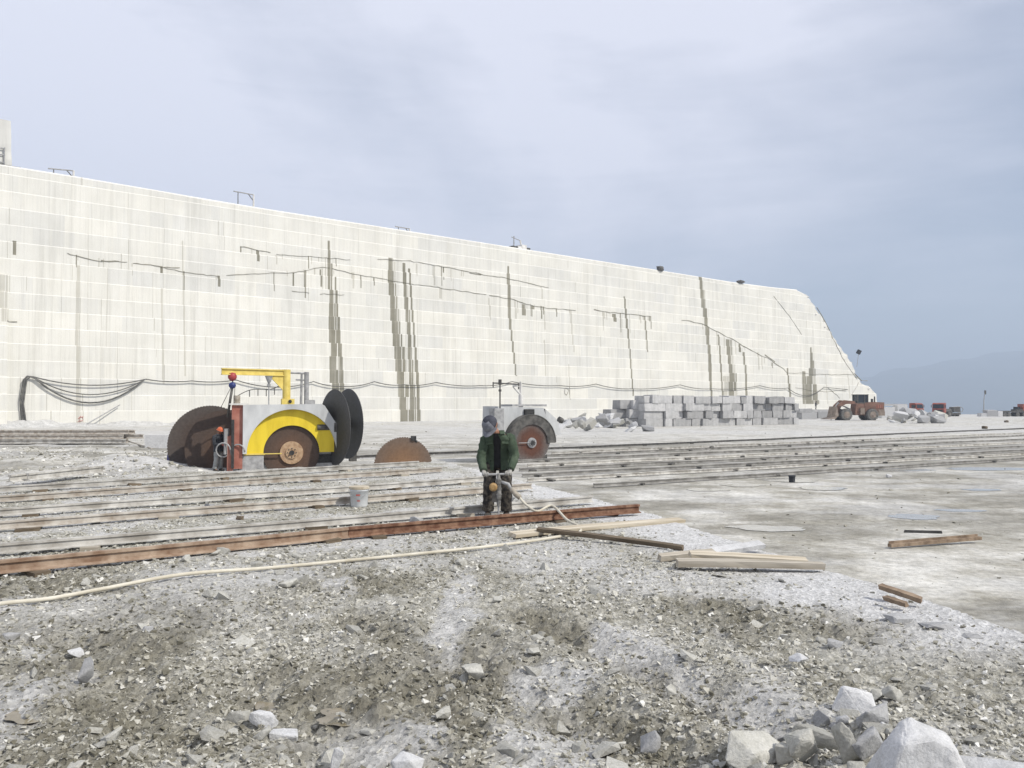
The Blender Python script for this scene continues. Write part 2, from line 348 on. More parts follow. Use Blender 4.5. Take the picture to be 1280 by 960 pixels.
M['camo'] = t.fin(t.ramp(f, [(0.40, (0.018, 0.017, 0.016)), (0.50, (0.05, 0.042, 0.035)), (0.62, (0.10, 0.088, 0.07)), (0.7, (0.03, 0.028, 0.025))]), 0.9, t.bump(t.noise(10, 4), 0.6, 0.03))
M['shirt'] = simple('black_shirt', (0.012, 0.012, 0.013), (0.022, 0.022, 0.024), 10, 0.9)
M['cap'] = simple('navy_cap', (0.03, 0.032, 0.042), (0.06, 0.062, 0.078), 12, 0.85)
M['cap_grey'] = simple('grey_cap_panel', (0.12, 0.125, 0.145), (0.20, 0.205, 0.23), 18, 0.85)
M['glove'] = simple('dusty_glove', (0.22, 0.21, 0.19), (0.42, 0.41, 0.38), 25, 0.9)
M['helmet_orange'] = simple('orange_helmet', (0.50, 0.11, 0.04), (0.58, 0.15, 0.06), 5, 0.45)
M['coat_dark'] = simple('dark_coat', (0.022, 0.024, 0.028), (0.05, 0.053, 0.06), 8, 0.9)
M['trouser_grey'] = simple('grey_trousers', (0.20, 0.21, 0.21), (0.30, 0.31, 0.30), 8, 0.9)
M['shoe'] = simple('work_shoe', (0.03, 0.027, 0.024), (0.09, 0.085, 0.075), 12, 0.8)
M['brass'] = simple('brass_cap', (0.24, 0.14, 0.05), (0.38, 0.25, 0.11), 20, 0.5)
M['bucket_white'] = simple('bucket_plastic', (0.50, 0.52, 0.53), (0.64, 0.655, 0.66), 6, 0.5)
M['mark_red'] = simple('red_mark', (0.42, 0.09, 0.075), (0.5, 0.16, 0.13), 6, 0.8)
M['hills'] = simple('forested_hills', (0.035, 0.055, 0.032), (0.09, 0.10, 0.065), 0.004, 0.95)
M['blue_rag'] = simple('blue_cloth', (0.10, 0.10, 0.22), (0.17, 0.17, 0.30), 6, 0.9)
M['green_net'] = simple('green_bottle', (0.02, 0.09, 0.06), (0.04, 0.14, 0.09), 6, 0.5)

# ------------------------------------------------------------------ ground: bench, floor, hills
EDGES = [((3.75, 5.8), (2.10, 12.8), 0.10), ((2.10, 12.8), (-1.9, 24.3), 0.10), ((-1.9, 24.3), (-11.0, 18.4), 2.2)]
def edge_d(x, y):
    out = []
    for (a, b, wd) in EDGES:
        dx, dy = b[0] - a[0], b[1] - a[1]; L = math.hypot(dx, dy)
        out.append((np.asarray(x) - a[0]) * (-dy / L) + (np.asarray(y) - a[1]) * (dx / L))
    return out
RUTS = [((P(430, 770), P(760, 930)), 0.16, 0.07), ((P(640, 765), P(980, 915)), 0.18, 0.075), ((P(285, 850), P(470, 960)), 0.22, 0.07), ((P(540, 790), P(880, 955)), 0.14, 0.05), ((P(60, 800), P(250, 930)), 0.2, 0.06)]
def mud_mask(x, y):
    m = sstep(0.44, 0.64, fbm(np.asarray(x) * 0.9, np.asarray(y) * 0.55, 4, 11))
    for (a, b), wd, dp in RUTS:
        d = b - a; L = math.hypot(d.x, d.y); ux, uy = d.x / L, d.y / L
        s = (x - a.x) * ux + (y - a.y) * uy; q = (x - a.x) * -uy + (y - a.y) * ux
        m = np.maximum(m, np.exp(-(q / (wd * 1.6)) ** 2) * sstep(-0.3, 0.2, s) * (1 - sstep(L - 0.2, L + 0.5, s)))
    m = m * (0.55 + 0.45 * sstep(0.35, 0.6, fbm(np.asarray(x) * 4, np.asarray(y) * 4, 3, 5)))
    m = m * (1 - 0.75 * sstep(7.0, 9.5, y))
    return np.clip(0.85 * m, 0, 1)
def dust_mask(x, y):
    d1, d2, d3 = edge_d(x, y)
    wv = fbm(np.asarray(x) * 1.1, np.asarray(y) * 1.1, 4, 21)
    m = sstep(1.7, 0.8, d1 + (wv - 0.5) * 1.4) * sstep(5.0, 6.0, y)
    m = np.maximum(m, 0.6 * sstep(0.46, 0.70, fbm(np.asarray(x) * 0.8, np.asarray(y) * 0.8, 4, 31)) * sstep(4.5, 8, y))
    m = np.maximum(m, 0.7 * sstep(0.56, 0.80, fbm(np.asarray(x) * 1.7, np.asarray(y) * 1.1, 4, 41)))
    return np.clip(m, 0, 1)
def bench_h(x, y):
    x = np.asarray(x, float); y = np.asarray(y, float)
    amp = 1 - 0.7 * sstep(7.2, 9.5, y)
    mud_ = mud_mask(x, y); du = dust_mask(x, y)
    h = amp * 0.10 * (fbm(x * 0.7, y * 0.7, 3, 1) - 0.5)
    for (a, b), wd, dp in RUTS:
        d = b - a; L = math.hypot(d.x, d.y); ux, uy = d.x / L, d.y / L
        s = (x - a.x) * ux + (y - a.y) * uy; q = (x - a.x) * -uy + (y - a.y) * ux
        k = sstep(-0.3, 0.2, s) * (1 - sstep(L - 0.2, L + 0.5, s))
        h = h - dp * k * np.exp(-(q / wd) ** 2) + 0.45 * dp * k * np.exp(-((np.abs(q) - 1.9 * wd) / (0.6 * wd)) ** 2)
    clod = np.abs(fbm(x * 6.5, y * 6.5, 4, 8, 0.6) - 0.5) * 2.4
    h = h + amp * (0.30 + 0.70 * mud_) * (1 - 0.8 * du) * 0.11 * (clod - 0.3)
    h = h + (1 - 0.7 * du) * amp * 0.06 * (fbm(x * 19, y * 19, 3, 13) - 0.5)
    h = h + 0.07 * np.exp(-(((x - 1.65) / 0.75) ** 2 + ((y - 3.65) / 0.5) ** 2))
    return h
def bench_z(x, y):
    x = np.asarray(x, float); y = np.asarray(y, float)
    ds = edge_d(x, y); rough = 0.16 * (fbm(x * 2.2, y * 2.2, 4, 51) - 0.5)
    s = np.minimum(np.minimum(sstep(-0.10, 0.0, ds[0] + rough), sstep(-0.10, 0.0, ds[1] + rough)), sstep(-2.6, 0.0, ds[2] + rough * 6))
    return (FLOOR - 0.06) + s * (bench_h(x, y) - FLOOR + 0.06)
def bz(x, y): return float(bench_z(np.array([x]), np.array([y]))[0])

rows = np.concatenate([np.linspace(-8, 1.2, 24), np.exp(np.linspace(math.log(1.3), math.log(27.5), 560))])
cols = np.linspace(-1, 1, 520)
YY = np.repeat(rows[:, None], len(cols), 1)
half = 0.82 * np.maximum(rows, 0.5) + 2.6
XX = np.clip(cols[None, :] * half[:, None], -60, 60)
XX = np.minimum(XX, 7.5)
ZZ = bench_z(XX, YY)
V = np.stack([XX.ravel(), YY.ravel(), ZZ.ravel()], 1)
nr, nc = XX.shape
ii = (np.arange(nr - 1)[:, None] * nc + np.arange(nc - 1)[None, :]).ravel()
F = np.stack([ii, ii + 1, ii + nc + 1, ii + nc], 1)
cen = V[F].mean(1)
keep = (V[F][:, :, 2].max(1) > FLOOR - 0.05) & (np.abs(V[F][:, 0, 0] - V[F][:, 1, 0]) > 1e-6)
F = F[keep]
bench = np_mesh('upper_bench', V, F, M['bench']); tag(bench, kind='structure')
for nm, fn in (('mud', mud_mask), ('dust', dust_mask)):
    at = bench.data.attributes.new(nm, 'FLOAT', 'POINT'); at.data.foreach_set('value', fn(V[:, 0], V[:, 1]).astype(np.float32))
bench.data.polygons.foreach_set('use_smooth', [True] * len(F))

HEAP = P(196, 590, FLOOR)
WALL_A = Vector((-58.7, 97.5)); WALL_ANG = math.atan2(0.82, 1.0)
def floor_h(x, y):
    x = np.asarray(x, float); y = np.asarray(y, float)
    h = 0.02 * (fbm(x * 0.5, y * 0.5, 3, 61) - 0.5)
    h = h + 0.45 * np.exp(-(((x - HEAP.x + 1.6) / 1.8) ** 2 + ((y - HEAP.y - 0.5) / 1.6) ** 2))
    lf = sstep(-9.5, -13, x) * sstep(24, 28, y) * sstep(60, 48, y)
    h = h + lf * 0.5 * np.maximum(fbm(x * 0.6, y * 0.6, 4, 71) - 0.42, 0)
    # dust bank at the foot of the wall
    dw = (x - WALL_A.x) * math.sin(WALL_ANG) - (y - WALL_A.y) * math.cos(WALL_ANG)
    uu = (x - WALL_A.x) * math.cos(WALL_ANG) + (y - WALL_A.y) * math.sin(WALL_ANG)
    h = h + np.exp(-(np.maximum(dw, 0) / 1.6) ** 2) * (0.25 + 1.1 * sstep(30, 5, uu)) * fbm(x * 0.5, y * 0.5, 3, 81)
    return FLOOR + h
rows = np.concatenate([np.linspace(-10, 6, 10), np.exp(np.linspace(math.log(6.5), math.log(262), 420))])
cols = np.linspace(-1, 1, 420)
half = 0.85 * np.maximum(rows, 1) + 30
YY = np.repeat(rows[:, None], len(cols), 1); XX = cols[None, :] * half[:, None]
ZZ = floor_h(XX, YY)
drop = sstep(250, 258, YY + 6 * (fbm(XX * 0.05, YY * 0.0, 3, 91) - 0.5))
ZZ = ZZ - 60 * drop
V = np.stack([XX.ravel(), YY.ravel(), ZZ.ravel()], 1); nr, nc = XX.shape
ii = (np.arange(nr - 1)[:, None] * nc + np.arange(nc - 1)[None, :]).ravel()
F = np.stack([ii, ii + 1, ii + nc + 1, ii + nc], 1)
floor_o = np_mesh('quarry_floor', V, F, M['floor']); tag(floor_o, kind='structure')
floor_o.data.polygons.foreach_set('use_smooth', [True] * len(F))
def floor_wet(x, y):
    m = 0.7 * sstep(0.44, 0.68, fbm(x * 0.22, y * 0.42, 6, 101, 0.65)) * sstep(60, 34, y)
    tr = sstep(0.45, 0.6, fbm(x * 0.05 + y * 0.02, y * 0.35, 3, 111)) * sstep(28, 40, y) * sstep(75, 55, y)
    return np.clip(np.maximum(m, 0.8 * tr), 0, 1)
def floor_dust(x, y):
    m = sstep(50, 85, y) * (0.25 + 0.5 * sstep(0.4, 0.6, fbm(x * 0.1, y * 0.12, 4, 121)))
    m = np.maximum(m, 0.55 * sstep(0.48, 0.72, fbm(x * 0.35, y * 0.6, 6, 131, 0.65)))
    m = np.maximum(m, np.exp(-(((x - HEAP.x) / 3.2) ** 2 + ((y - HEAP.y - 1) / 3.0) ** 2)))
    dw = (x - WALL_A.x) * math.sin(WALL_ANG) - (y - WALL_A.y) * math.cos(WALL_ANG)
    return np.clip(np.maximum(m, sstep(5, 2, dw)), 0, 1)
for nm, fn in (('mud', floor_wet), ('dust', floor_dust)):
    at = floor_o.data.attributes.new(nm, 'FLOAT', 'POINT'); at.data.foreach_set('value', fn(V[:, 0], V[:, 1]).astype(np.float32))
def fz(x, y): return float(floor_h(np.array([x]), np.array([y]))[0])

# valley and mountains far behind
gx = np.linspace(-5500, 6500, 190); gy = np.linspace(180, 7600, 130)
XX, YY = np.meshgrid(gx, gy)
rid = fbm(XX / 900, YY / 900, 6, 141, 0.5)
prof = sstep(500, 1500, XX) * 0.55 + 0.45 * sstep(1500, 3600, XX) + 0.1
ZZ = -170 + sstep(2600, 5200, YY) * (1 - 0.75 * sstep(5600, 7400, YY)) * prof * (215 + 350 * rid)
V = np.stack([XX.ravel(), YY.ravel(), ZZ.ravel()], 1); nr, nc = XX.shape
ii = (np.arange(nr - 1)[:, None] * nc + np.arange(nc - 1)[None, :]).ravel()
hills = np_mesh('mountain_range', V, np.stack([ii, ii + 1, ii + nc + 1, ii + nc], 1), M['hills']); tag(hills, kind='structure')
hills.data.polygons.foreach_set('use_smooth', [True] * len(hills.data.polygons))
HILL_TOP = float(ZZ.max())

# puddles lying on the sawn floor
def puddle(px, py, wpx, dy, seed):
    c = P(px, py, FLOOR + 0.012); sx = wpx / FPX * c.y / 2; sy = abs(P(px, py - dy / 2, FLOOR).y - P(px, py + dy / 2, FLOOR).y) / 2
    rr = random.Random(seed); n = 56; pts = []
    for i in range(n):
        a = 2 * math.pi * i / n
        k = 0.45 + 1.0 * float(fbm(np.array([math.cos(a) * 1.3 + seed]), np.array([math.sin(a) * 1.3]), 4, seed)[0])
        pts.append((c.x + sx * k * math.cos(a), c.y + sy * k * math.sin(a), c.z))
    b = MB(); b.v = [(c.x, c.y, c.z)] + pts; b.f = [(0, 1 + i, 1 + (i + 1) % n) for i in range(n)]; b.m = [0] * n
    tag(b.build('puddle', M['water']), kind='structure')
for i, a in enumerate([(985, 600, 75, 6), (930, 606, 60, 4), (1030, 610, 60, 5), (1140, 646, 70, 7), (1105, 587, 110, 4), (1200, 638, 60, 4), (1235, 586, 90, 4), (880, 612, 60, 4), (960, 660, 90, 8), (1225, 612, 50, 3)]):
    puddle(*a, seed=3 + i)

for i, (px, py, wpx, dy) in enumerate(((375, 878, 110, 26), (440, 895, 90, 24), (40, 893, 70, 18), (20, 745, 60, 8))):
    g = P(px, py, 0); zz = bench_h(np.linspace(g.x - 0.15, g.x + 0.15, 7), np.full(7, g.y)).min() + 0.012
    c = P(px, py, zz); sx = wpx / FPX * c.y / 2; sy = abs(P(px, py - dy / 2, zz).y - P(px, py + dy / 2, zz).y) / 2; b = MB(); n = 48
    b.v = [tuple(c)] + [(c.x + sx * kk * math.cos(a), c.y + sy * kk * math.sin(a), c.z) for a, kk in ((2 * math.pi * j / n, 0.5 + float(fbm(np.array([math.cos(2 * math.pi * j / n) * 1.5 + i]), np.array([math.sin(2 * math.pi * j / n) * 1.5]), 4, 300 + i)[0])) for j in range(n))]
    b.f = [(0, 1 + j, 1 + (j + 1) % n) for j in range(n)]; b.m = [0] * n; tag(b.build('puddle', M['mud_water']), kind='structure')

# ------------------------------------------------------------------ the quarry wall
WT = Vector((math.cos(WALL_ANG), math.sin(WALL_ANG), 0)); WN = Vector((math.sin(WALL_ANG), -math.cos(WALL_ANG), 0))
W0 = Vector((WALL_A.x, WALL_A.y, 0))
def W(px, py, out=0.0):
    d = ray(px, py); o = Vector((0, 0, CAM_Z)); p0 = W0 + WN * out
    t_ = (p0 - o).dot(WN) / d.dot(WN); q = o + d * t_
    return (q - W0).dot(WT), q.z
wall = empty('quarry_wall', (W0.x, W0.y, 0), WALL_ANG)
tag(wall, 'towering cream white sawn granite quarry wall with stepped courses and dark seep stains', 'rock wall')
top_px = [(-160, 180), (0, 203), (20, 206), (100, 219), (320, 257), (600, 301), (840, 339), (920, 352), (965, 358), (1000, 361.5), (1011, 367), (1018, 376), (1027, 390), (1037, 406), (1049, 428), (1058, 440), (1066, 452), (1072, 470), (1080, 480), (1090, 484), (1096, 492), (1097, 508), (1098, 516)]
TOP = [W(*p) for p in top_px]
def ztop(u):
    for (a, b) in zip(TOP[:-1], TOP[1:]):
        if u <= b[0]: k = (u - a[0]) / (b[0] - a[0]); return a[1] + (b[1] - a[1]) * k
    return FLOOR
U_MIN, U_MAX = TOP[0][0], TOP[-1][0]
NCOURSE = 16; ZB = FLOOR - 0.6; ZT = max(p[1] for p in TOP); CH = (31.2 - FLOOR) / NCOURSE
# stains: polyline of (px, py, half width px); kind 0 dark, 1 faded, 2 rust
STAINS = [
 ([(413, 300, 1), (414, 340, 3), (417, 380, 4), (420, 430, 6), (423, 528, 8)], 0), ([(421, 345, 1), (424, 400, 1.5), (427, 440, 2), (429, 528, 2)], 0),
 ([(490, 322, 3), (492, 360, 5), (497, 410, 5), (501, 450, 6), (507, 530, 7)], 0), ([(507, 328, 2), (509, 370, 2.5), (513, 420, 2.5), (517, 530, 4)], 0), ([(514, 335, 1.2), (519, 420, 1.2), (522, 470, 2), (524, 530, 2)], 0),
 ([(545, 331, 1), (546, 356, 1)], 1), ([(553, 360, 2), (553, 373, 2)], 1),
 ([(638, 332, 1), (638.5, 350, 2), (639, 400, 2), (641, 420, 1.2), (646, 470, 1)], 0), ([(646, 375, 1), (647, 398, 1)], 1), ([(657, 380, 3), (657, 394, 2)], 0), ([(668, 382, 2), (668, 386, 2)], 0),
 ([(679, 358, 0.8), (682, 385, 1.1), (683, 412, 0.8)], 1), ([(682, 425, 0.8), (683, 470, 0.8)], 1), ([(613, 372, 1), (615, 400, 0.8)], 1), ([(715, 388, 1), (719, 440, 0.7)], 1),
 ([(783, 370, 0.8), (785, 395, 1.3), (789, 440, 0.9), (792, 495, 0.9)], 0), ([(808, 395, 1), (811, 440, 0.8)], 0), ([(770, 392, 2.5), (771, 402, 2)], 0), ([(757, 390, 1), (758, 398, 1)], 1),
 ([(879, 346, 2), (881, 372, 2), (885, 400, 2.3), (888, 440, 2.2), (890, 500, 1.3)], 0), ([(883, 362, 1), (887, 420, 1)], 1),
 ([(900, 418, 1), (902, 450, 1), (904, 495, 1)], 0), ([(912, 424, 3), (915, 450, 4), (918, 500, 6)], 0), ([(909, 470, 4), (909, 500, 5)], 1), ([(926, 430, 1.2), (927, 440, 1.2)], 0), ([(931, 440, 1.4), (933, 462, 1.2), (934, 500, 1.4)], 0), ([(949, 440, 0.8), (950, 462, 0.8)], 1),
 ([(1015, 434, 0.8), (1016, 450, 1.8), (1016, 462, 3), (1016, 475, 6), (1014, 505, 9)], 0), ([(1006, 464, 2.2), (1006, 474, 2.2), (1007, 505, 3)], 0), ([(985, 460, 1), (987, 480, 1.2), (989, 508, 1.5)], 0), ([(1033, 468, 0.6), (1035, 505, 0.6)], 1), ([(1061, 468, 0.6), (1063, 498, 0.6)], 1),
 ([(19, 300, 2.5), (20, 318, 1.2)], 0), ([(275, 344, 2), (276, 358, 1.2)], 0), ([(303, 307, 1), (303, 314, 1)], 0), ([(324, 312, 2.2), (325, 326, 1.6)], 0), ([(347, 318, 1), (348, 330, 1)], 1), ([(368, 341, 0.9), (369, 356, 0.9)], 0), ([(384, 337, 1.6), (383, 372, 0.8)], 0), ([(402, 336, 1), (404, 358, 1)], 0), ([(443, 340, 2), (444, 360, 0.8)], 1), ([(203, 332, 2), (204, 340, 1)], 0), ([(203, 360, 1.2), (205, 480, 1.6)], 1), ([(98, 330, 2.5), (98, 530, 3)], 1),
 ([(5, 345, 6), (5, 402, 3)], 1), ([(712, 455, 0.7), (713, 500, 0.7)], 1), ([(230, 300, 1), (232, 470, 1)], 1),
]
rd = random.Random(88)
for pl, n_ in (([(85, 316), (160, 327), (205, 334), (275, 345)], 9), ([(302, 307), (340, 315), (440, 324)], 8), ([(330, 341), (400, 334), (500, 352)], 10), ([(474, 324), (545, 331), (602, 342)], 10), ([(640, 373), (690, 385), (722, 388)], 12), ([(755, 389), (816, 395)], 14), ([(880, 404), (920, 426), (975, 458)], 9)):
    for q in range(n_):
        i_ = rd.randrange(len(pl) - 1); k_ = rd.random(); x_ = pl[i_][0] + (pl[i_ + 1][0] - pl[i_][0]) * k_; y_ = pl[i_][1] + (pl[i_ + 1][1] - pl[i_][1]) * k_
        STAINS.append(([(x_, y_, rd.uniform(0.5, 1.1)), (x_ + 0.5, y_ + rd.choice([5, 7, 10, 16, 24]), 0.5)], rd.choice([0, 1, 1])))
def smat(k): return {0: 1, 1: 2, 2: 3}[k]
rw = random.Random(5)
SEGS = [[] for _ in range(NCOURSE)]
for poly, kind in STAINS:
    uz = [(*W(p[0], p[1]), p[2], p[0], p[1]) for p in poly]  # (u, z, half width, px, py)
    zs = [q[1] for q in uz]
    for k in range(NCOURSE):
        z0 = FLOOR + k * CH; z1 = z0 + CH
        hi = min(z1, max(zs)); lo = max(z0, min(zs))
        if hi - lo < 0.12: continue
        zm = (hi + lo) / 2
        for a, b in zip(uz[:-1], uz[1:]):
            if b[1] <= zm <= a[1]:
                kk = (zm - a[1]) / (b[1] - a[1]); px = a[3] + (b[3] - a[3]) * kk; py = a[4] + (b[4] - a[4]) * kk; hw = a[2] + (b[2] - a[2]) * kk
                hw = max(0.45, hw * rw.uniform(0.82, 1.15)); px += rw.uniform(-0.25, 0.25) * hw
                u0 = W(px - hw, py)[0]; u1 = W(px + hw, py)[0]
                if hw > 2.6:
                    c1 = u0 + (u1 - u0) * rw.uniform(0.55, 0.8); c2 = c1 + (u1 - u0) * rw.uniform(0.04, 0.12)
                    SEGS[k].append((u0, c1, lo, hi, smat(kind))); SEGS[k].append((c2, u1, lo, hi, smat(kind) if rw.random() < 0.7 else 2))
                    if rw.random() < 0.5: SEGS[k].append((u1 + 0.12, u1 + 0.12 + rw.uniform(0.06, 0.2), lo, hi, 2))
                else: SEGS[k].append((u0, u1, lo, hi, smat(kind)))
for k in range(NCOURSE):          # thin vertical saw and run-off marks, each within one course
    for q in range(7):
        uu = rw.uniform(U_MIN, U_MAX); wd_ = rw.choice([0.05, 0.07, 0.1, 0.15]); z0 = FLOOR + k * CH
        if any(s_[0] - 0.4 < uu < s_[1] + 0.4 for s_ in SEGS[k]): continue
        SEGS[k].append((uu, uu + wd_, z0 + (rw.uniform(0, 1.0) if rw.random() < 0.5 else 0), z0 + CH, 2))
for q in range(170):
    uu = rw.uniform(U_MIN, U_MAX); k0 = rw.randrange(0, NCOURSE - 1); nk = rw.choice([2, 3, 4, 5, 7])
    for k in range(max(0, k0 - nk), k0 + 1):
        uu += rw.uniform(-0.06, 0.06); z0 = FLOOR + k * CH; wd_ = rw.choice([0.03, 0.04, 0.06, 0.08])
        if any(s_[0] - 0.3 < uu < s_[1] + 0.3 for s_ in SEGS[k]) or rw.random() < 0.12: continue
        SEGS[k].append((uu, uu + wd_, z0, z0 + CH, 2))
PIER = W(8, 450)[0]
for k in range(NCOURSE):
    z0 = FLOOR + k * CH; z1 = z0 + CH
    if k == 0: z0 = ZB
    brk = [U_MIN]
    while brk[-1] < U_MAX: brk.append(brk[-1] + rw.choice([0.12, 0.18, 0.3, 0.45, 0.7, 1.1, 1.8]) * rw.uniform(0.8, 1.2))
    brk[-1] = U_MAX
    for s in SEGS[k]: brk += [s[0], s[1]]
    brk += [PIER] + [p[0] for p in TOP[8:]]
    brk = sorted(set(round(b, 3) for b in brk if U_MIN <= b <= U_MAX))
    tones = []; ptone = 0.5; mb = MB(); blk = 0.0; nxt = -1e9; setb = 0.05 * k; grow = 0
    for a, b in zip(brk[:-1], brk[1:]):
        if b - a < 0.02: continue
        um = (a + b) / 2
        if um > nxt: blk = rw.uniform(-0.004, 0.004); nxt = um + rw.uniform(2, 12); ptone = min(1, max(0, rw.gauss(0.55, 0.2) - 0.12 * (k < 3)))
        d = setb + blk + rw.uniform(-0.002, 0.002)
        if rw.random() < 0.015 and b - a < 0.5: d += 0.02
        if um < PIER and k < 9: d -= 0.10 + 0.13 * (9 - k)
        ta, tb = min(z1, ztop(a)), min(z1, ztop(b))
        if um > TOP[9][0] and ta < z1: d += 0.25
        if max(ta, tb) <= z0 + 0.02: continue
        ta = max(ta, z0 + 0.01); tb = max(tb, z0 + 0.01)
        istop = (ta < z1 - 0.01) or (k == NCOURSE - 1) or ztop(um) < z1 + 0.05
        ch = 0.085 if not istop else 0.18
        cha = min(ch * (0.75 + 0.5 * float(vnoise(np.array([um * 0.15]), np.array([k * 3.1]), 9)[0])), (ta - z0) * 0.5, (tb - z0) * 0.5)
        y0 = d; yb = d + 1.6
        sg = [s for s in SEGS[k] if s[0] - 0.01 <= um <= s[1] + 0.01]
        lev = [z0]; mats_ = []
        if sg:
            s = min(sg, key=lambda q: q[4]); lo, hi = s[2], s[3]
            if lo > z0 + 0.25: lev.append(lo); mats_.append(0)
            if hi < min(ta, tb) - 0.25: lev.append(hi); mats_.append(s[4]); mats_.append(0)
            else: mats_.append(s[4])
        else: mats_.append(0)
        o = len(mb.v); lv = []
        for q in lev: lv.append((q, q))
        lv.append((ta - cha, tb - cha))
        for qa, qb in lv: mb.v += [(a, y0, qa), (b, y0, qb)]
        nl = len(lv)
        for i in range(nl - 1): mb.f.append((o + 2*i, o + 2*i + 1, o + 2*i + 3, o + 2*i + 2)); mb.m.append(mats_[i])
        e = len(mb.v)
        inset = min(cha * 0.9, 0.042) if not istop else cha * 0.9
        mb.v += [(a, y0 + inset, ta), (b, y0 + inset, tb), (a, yb, ta), (b, yb, tb), (a, yb, z0), (b, yb, z0)]
        c0 = o + 2 * (nl - 1)
        em = 4 if mats_[-1] == 0 else mats_[-1]
        mb.f += [(c0, c0 + 1, e + 1, e), (e, e + 1, e + 3, e + 2), (o, c0, e, e + 2, e + 4) if nl == 2 else tuple([o + 2*i for i in range(nl)] + [e, e + 2, e + 4]), tuple([o + 2*i + 1 for i in range(nl - 1, -1, -1)] + [e + 5, e + 3, e + 1])]
        mb.m += [em, 4, 0, 0]
        tones += [min(1, max(0, ptone + rw.gauss(0, 0.11)))] * (len(mb.f) - len(tones))
    if not mb.v: continue
    me = bpy.data.meshes.new('course'); me.from_pydata(mb.v, [], mb.f)
    for m_ in ('wall', 'stain', 'stain_soft', 'rust_seep', 'wall_edge'): me.materials.append(M[m_])
    me.polygons.foreach_set('material_index', mb.m); me.update()
    at = me.attributes.new('tone', 'FLOAT', 'FACE'); at.data.foreach_set('value', np.array(tones, np.float32))
    o = bpy.data.objects.new('course', me); COL.objects.link(o); o.parent = wall
# rock mass behind the courses (top and hidden back)
mb = MB(); us = np.linspace(U_MIN, U_MAX - 0.5, 90)
rings = []
for u in us:
    zt = ztop(u) - 0.12
    z_ = max(zt, FLOOR)
    rings.append([(u, 1.2, FLOOR - 0.6), (u, 1.2, z_), (u, 14, z_ + 0.3), (u, 34, z_ - 0.5), (u, 34, FLOOR - 0.6)])
mb.loft(rings); mb.build('rock_mass', M['wall_edge'], wall)
# broken natural rock at the sloping end
mb = MB()
rr = random.Random(12)
def hull_pts(n, rnd, sx=1, sy=1, sz=1, p=0.75):
    out = []
    for _ in range(n):
        v = Vector((rnd.gauss(0, 1), rnd.gauss(0, 1), rnd.gauss(0, 1))).normalized()
        v = Vector([math.copysign(abs(c_) ** p, c_) for c_ in v]); v *= rnd.uniform(0.82, 1.0)
        out.append(Vector((v.x * sx, v.y * sy, v.z * sz)))
    return out
def hull_bm(pts):
    bm = bmesh.new()
    for p in pts: bm.verts.new(p)
    r = bmesh.ops.convex_hull(bm, input=bm.verts)
    bad = [v for v in bm.verts if not v.link_faces]
    bmesh.ops.delete(bm, geom=bad, context='VERTS')
    bmesh.ops.recalc_face_normals(bm, faces=bm.faces); return bm
for i in range(12, len(TOP) - 1):
    for q in range(3):
        u, z = TOP[i]; u -= rr.uniform(0.3, 2.2); z -= rr.uniform(0.3, 1.8)
        bm = hull_bm([p + Vector((u, rr.uniform(1.2, 3.5), z)) for p in hull_pts(14, rr, rr.uniform(0.8, 1.8), rr.uniform(1, 2), rr.uniform(0.8, 1.7))])
        bm.verts.index_update(); mb.add([v.co for v in bm.verts], [[v.index for v in f.verts] for f in bm.faces]); bm.free()
tag(mb.build('broken_edge', M['wall_edge'], wall), kind='stuff')
# seams: thin dark cracks crossing the courses
def setback(z): return 0.05 * max(0, min(NCOURSE - 1, int((z - FLOOR) / CH)))
def crack(pts, wpx, mat='crack', seed=0):
    rnd = random.Random(seed + 77); L = []
    for a, b in zip(pts[:-1], pts[1:]):
        n = max(2, int(math.hypot(b[0] - a[0], b[1] - a[1]) / 5))
        for i in range(n): L.append((a[0] + (b[0] - a[0]) * i / n + rnd.uniform(-0.6, 0.6), a[1] + (b[1] - a[1]) * i / n + rnd.uniform(-0.7, 0.7)))
    L.append(pts[-1]); mb = MB(); rg = []
    for i, (x, y) in enumerate(L):
        u, z = W(x, y); hw = wpx * (0.25 + 0.75 * rnd.random()) * 0.30 * abs(W(x, y)[1] - W(x, y + 1)[1])
        yy = setback(z) - 0.075
        rg.append([(u, yy, z - hw), (u, yy, z + hw), (u, yy + 0.2, z + hw), (u, yy + 0.2, z - hw)])
    mb.loft(rg); mb.build('seam', M[mat], wall)
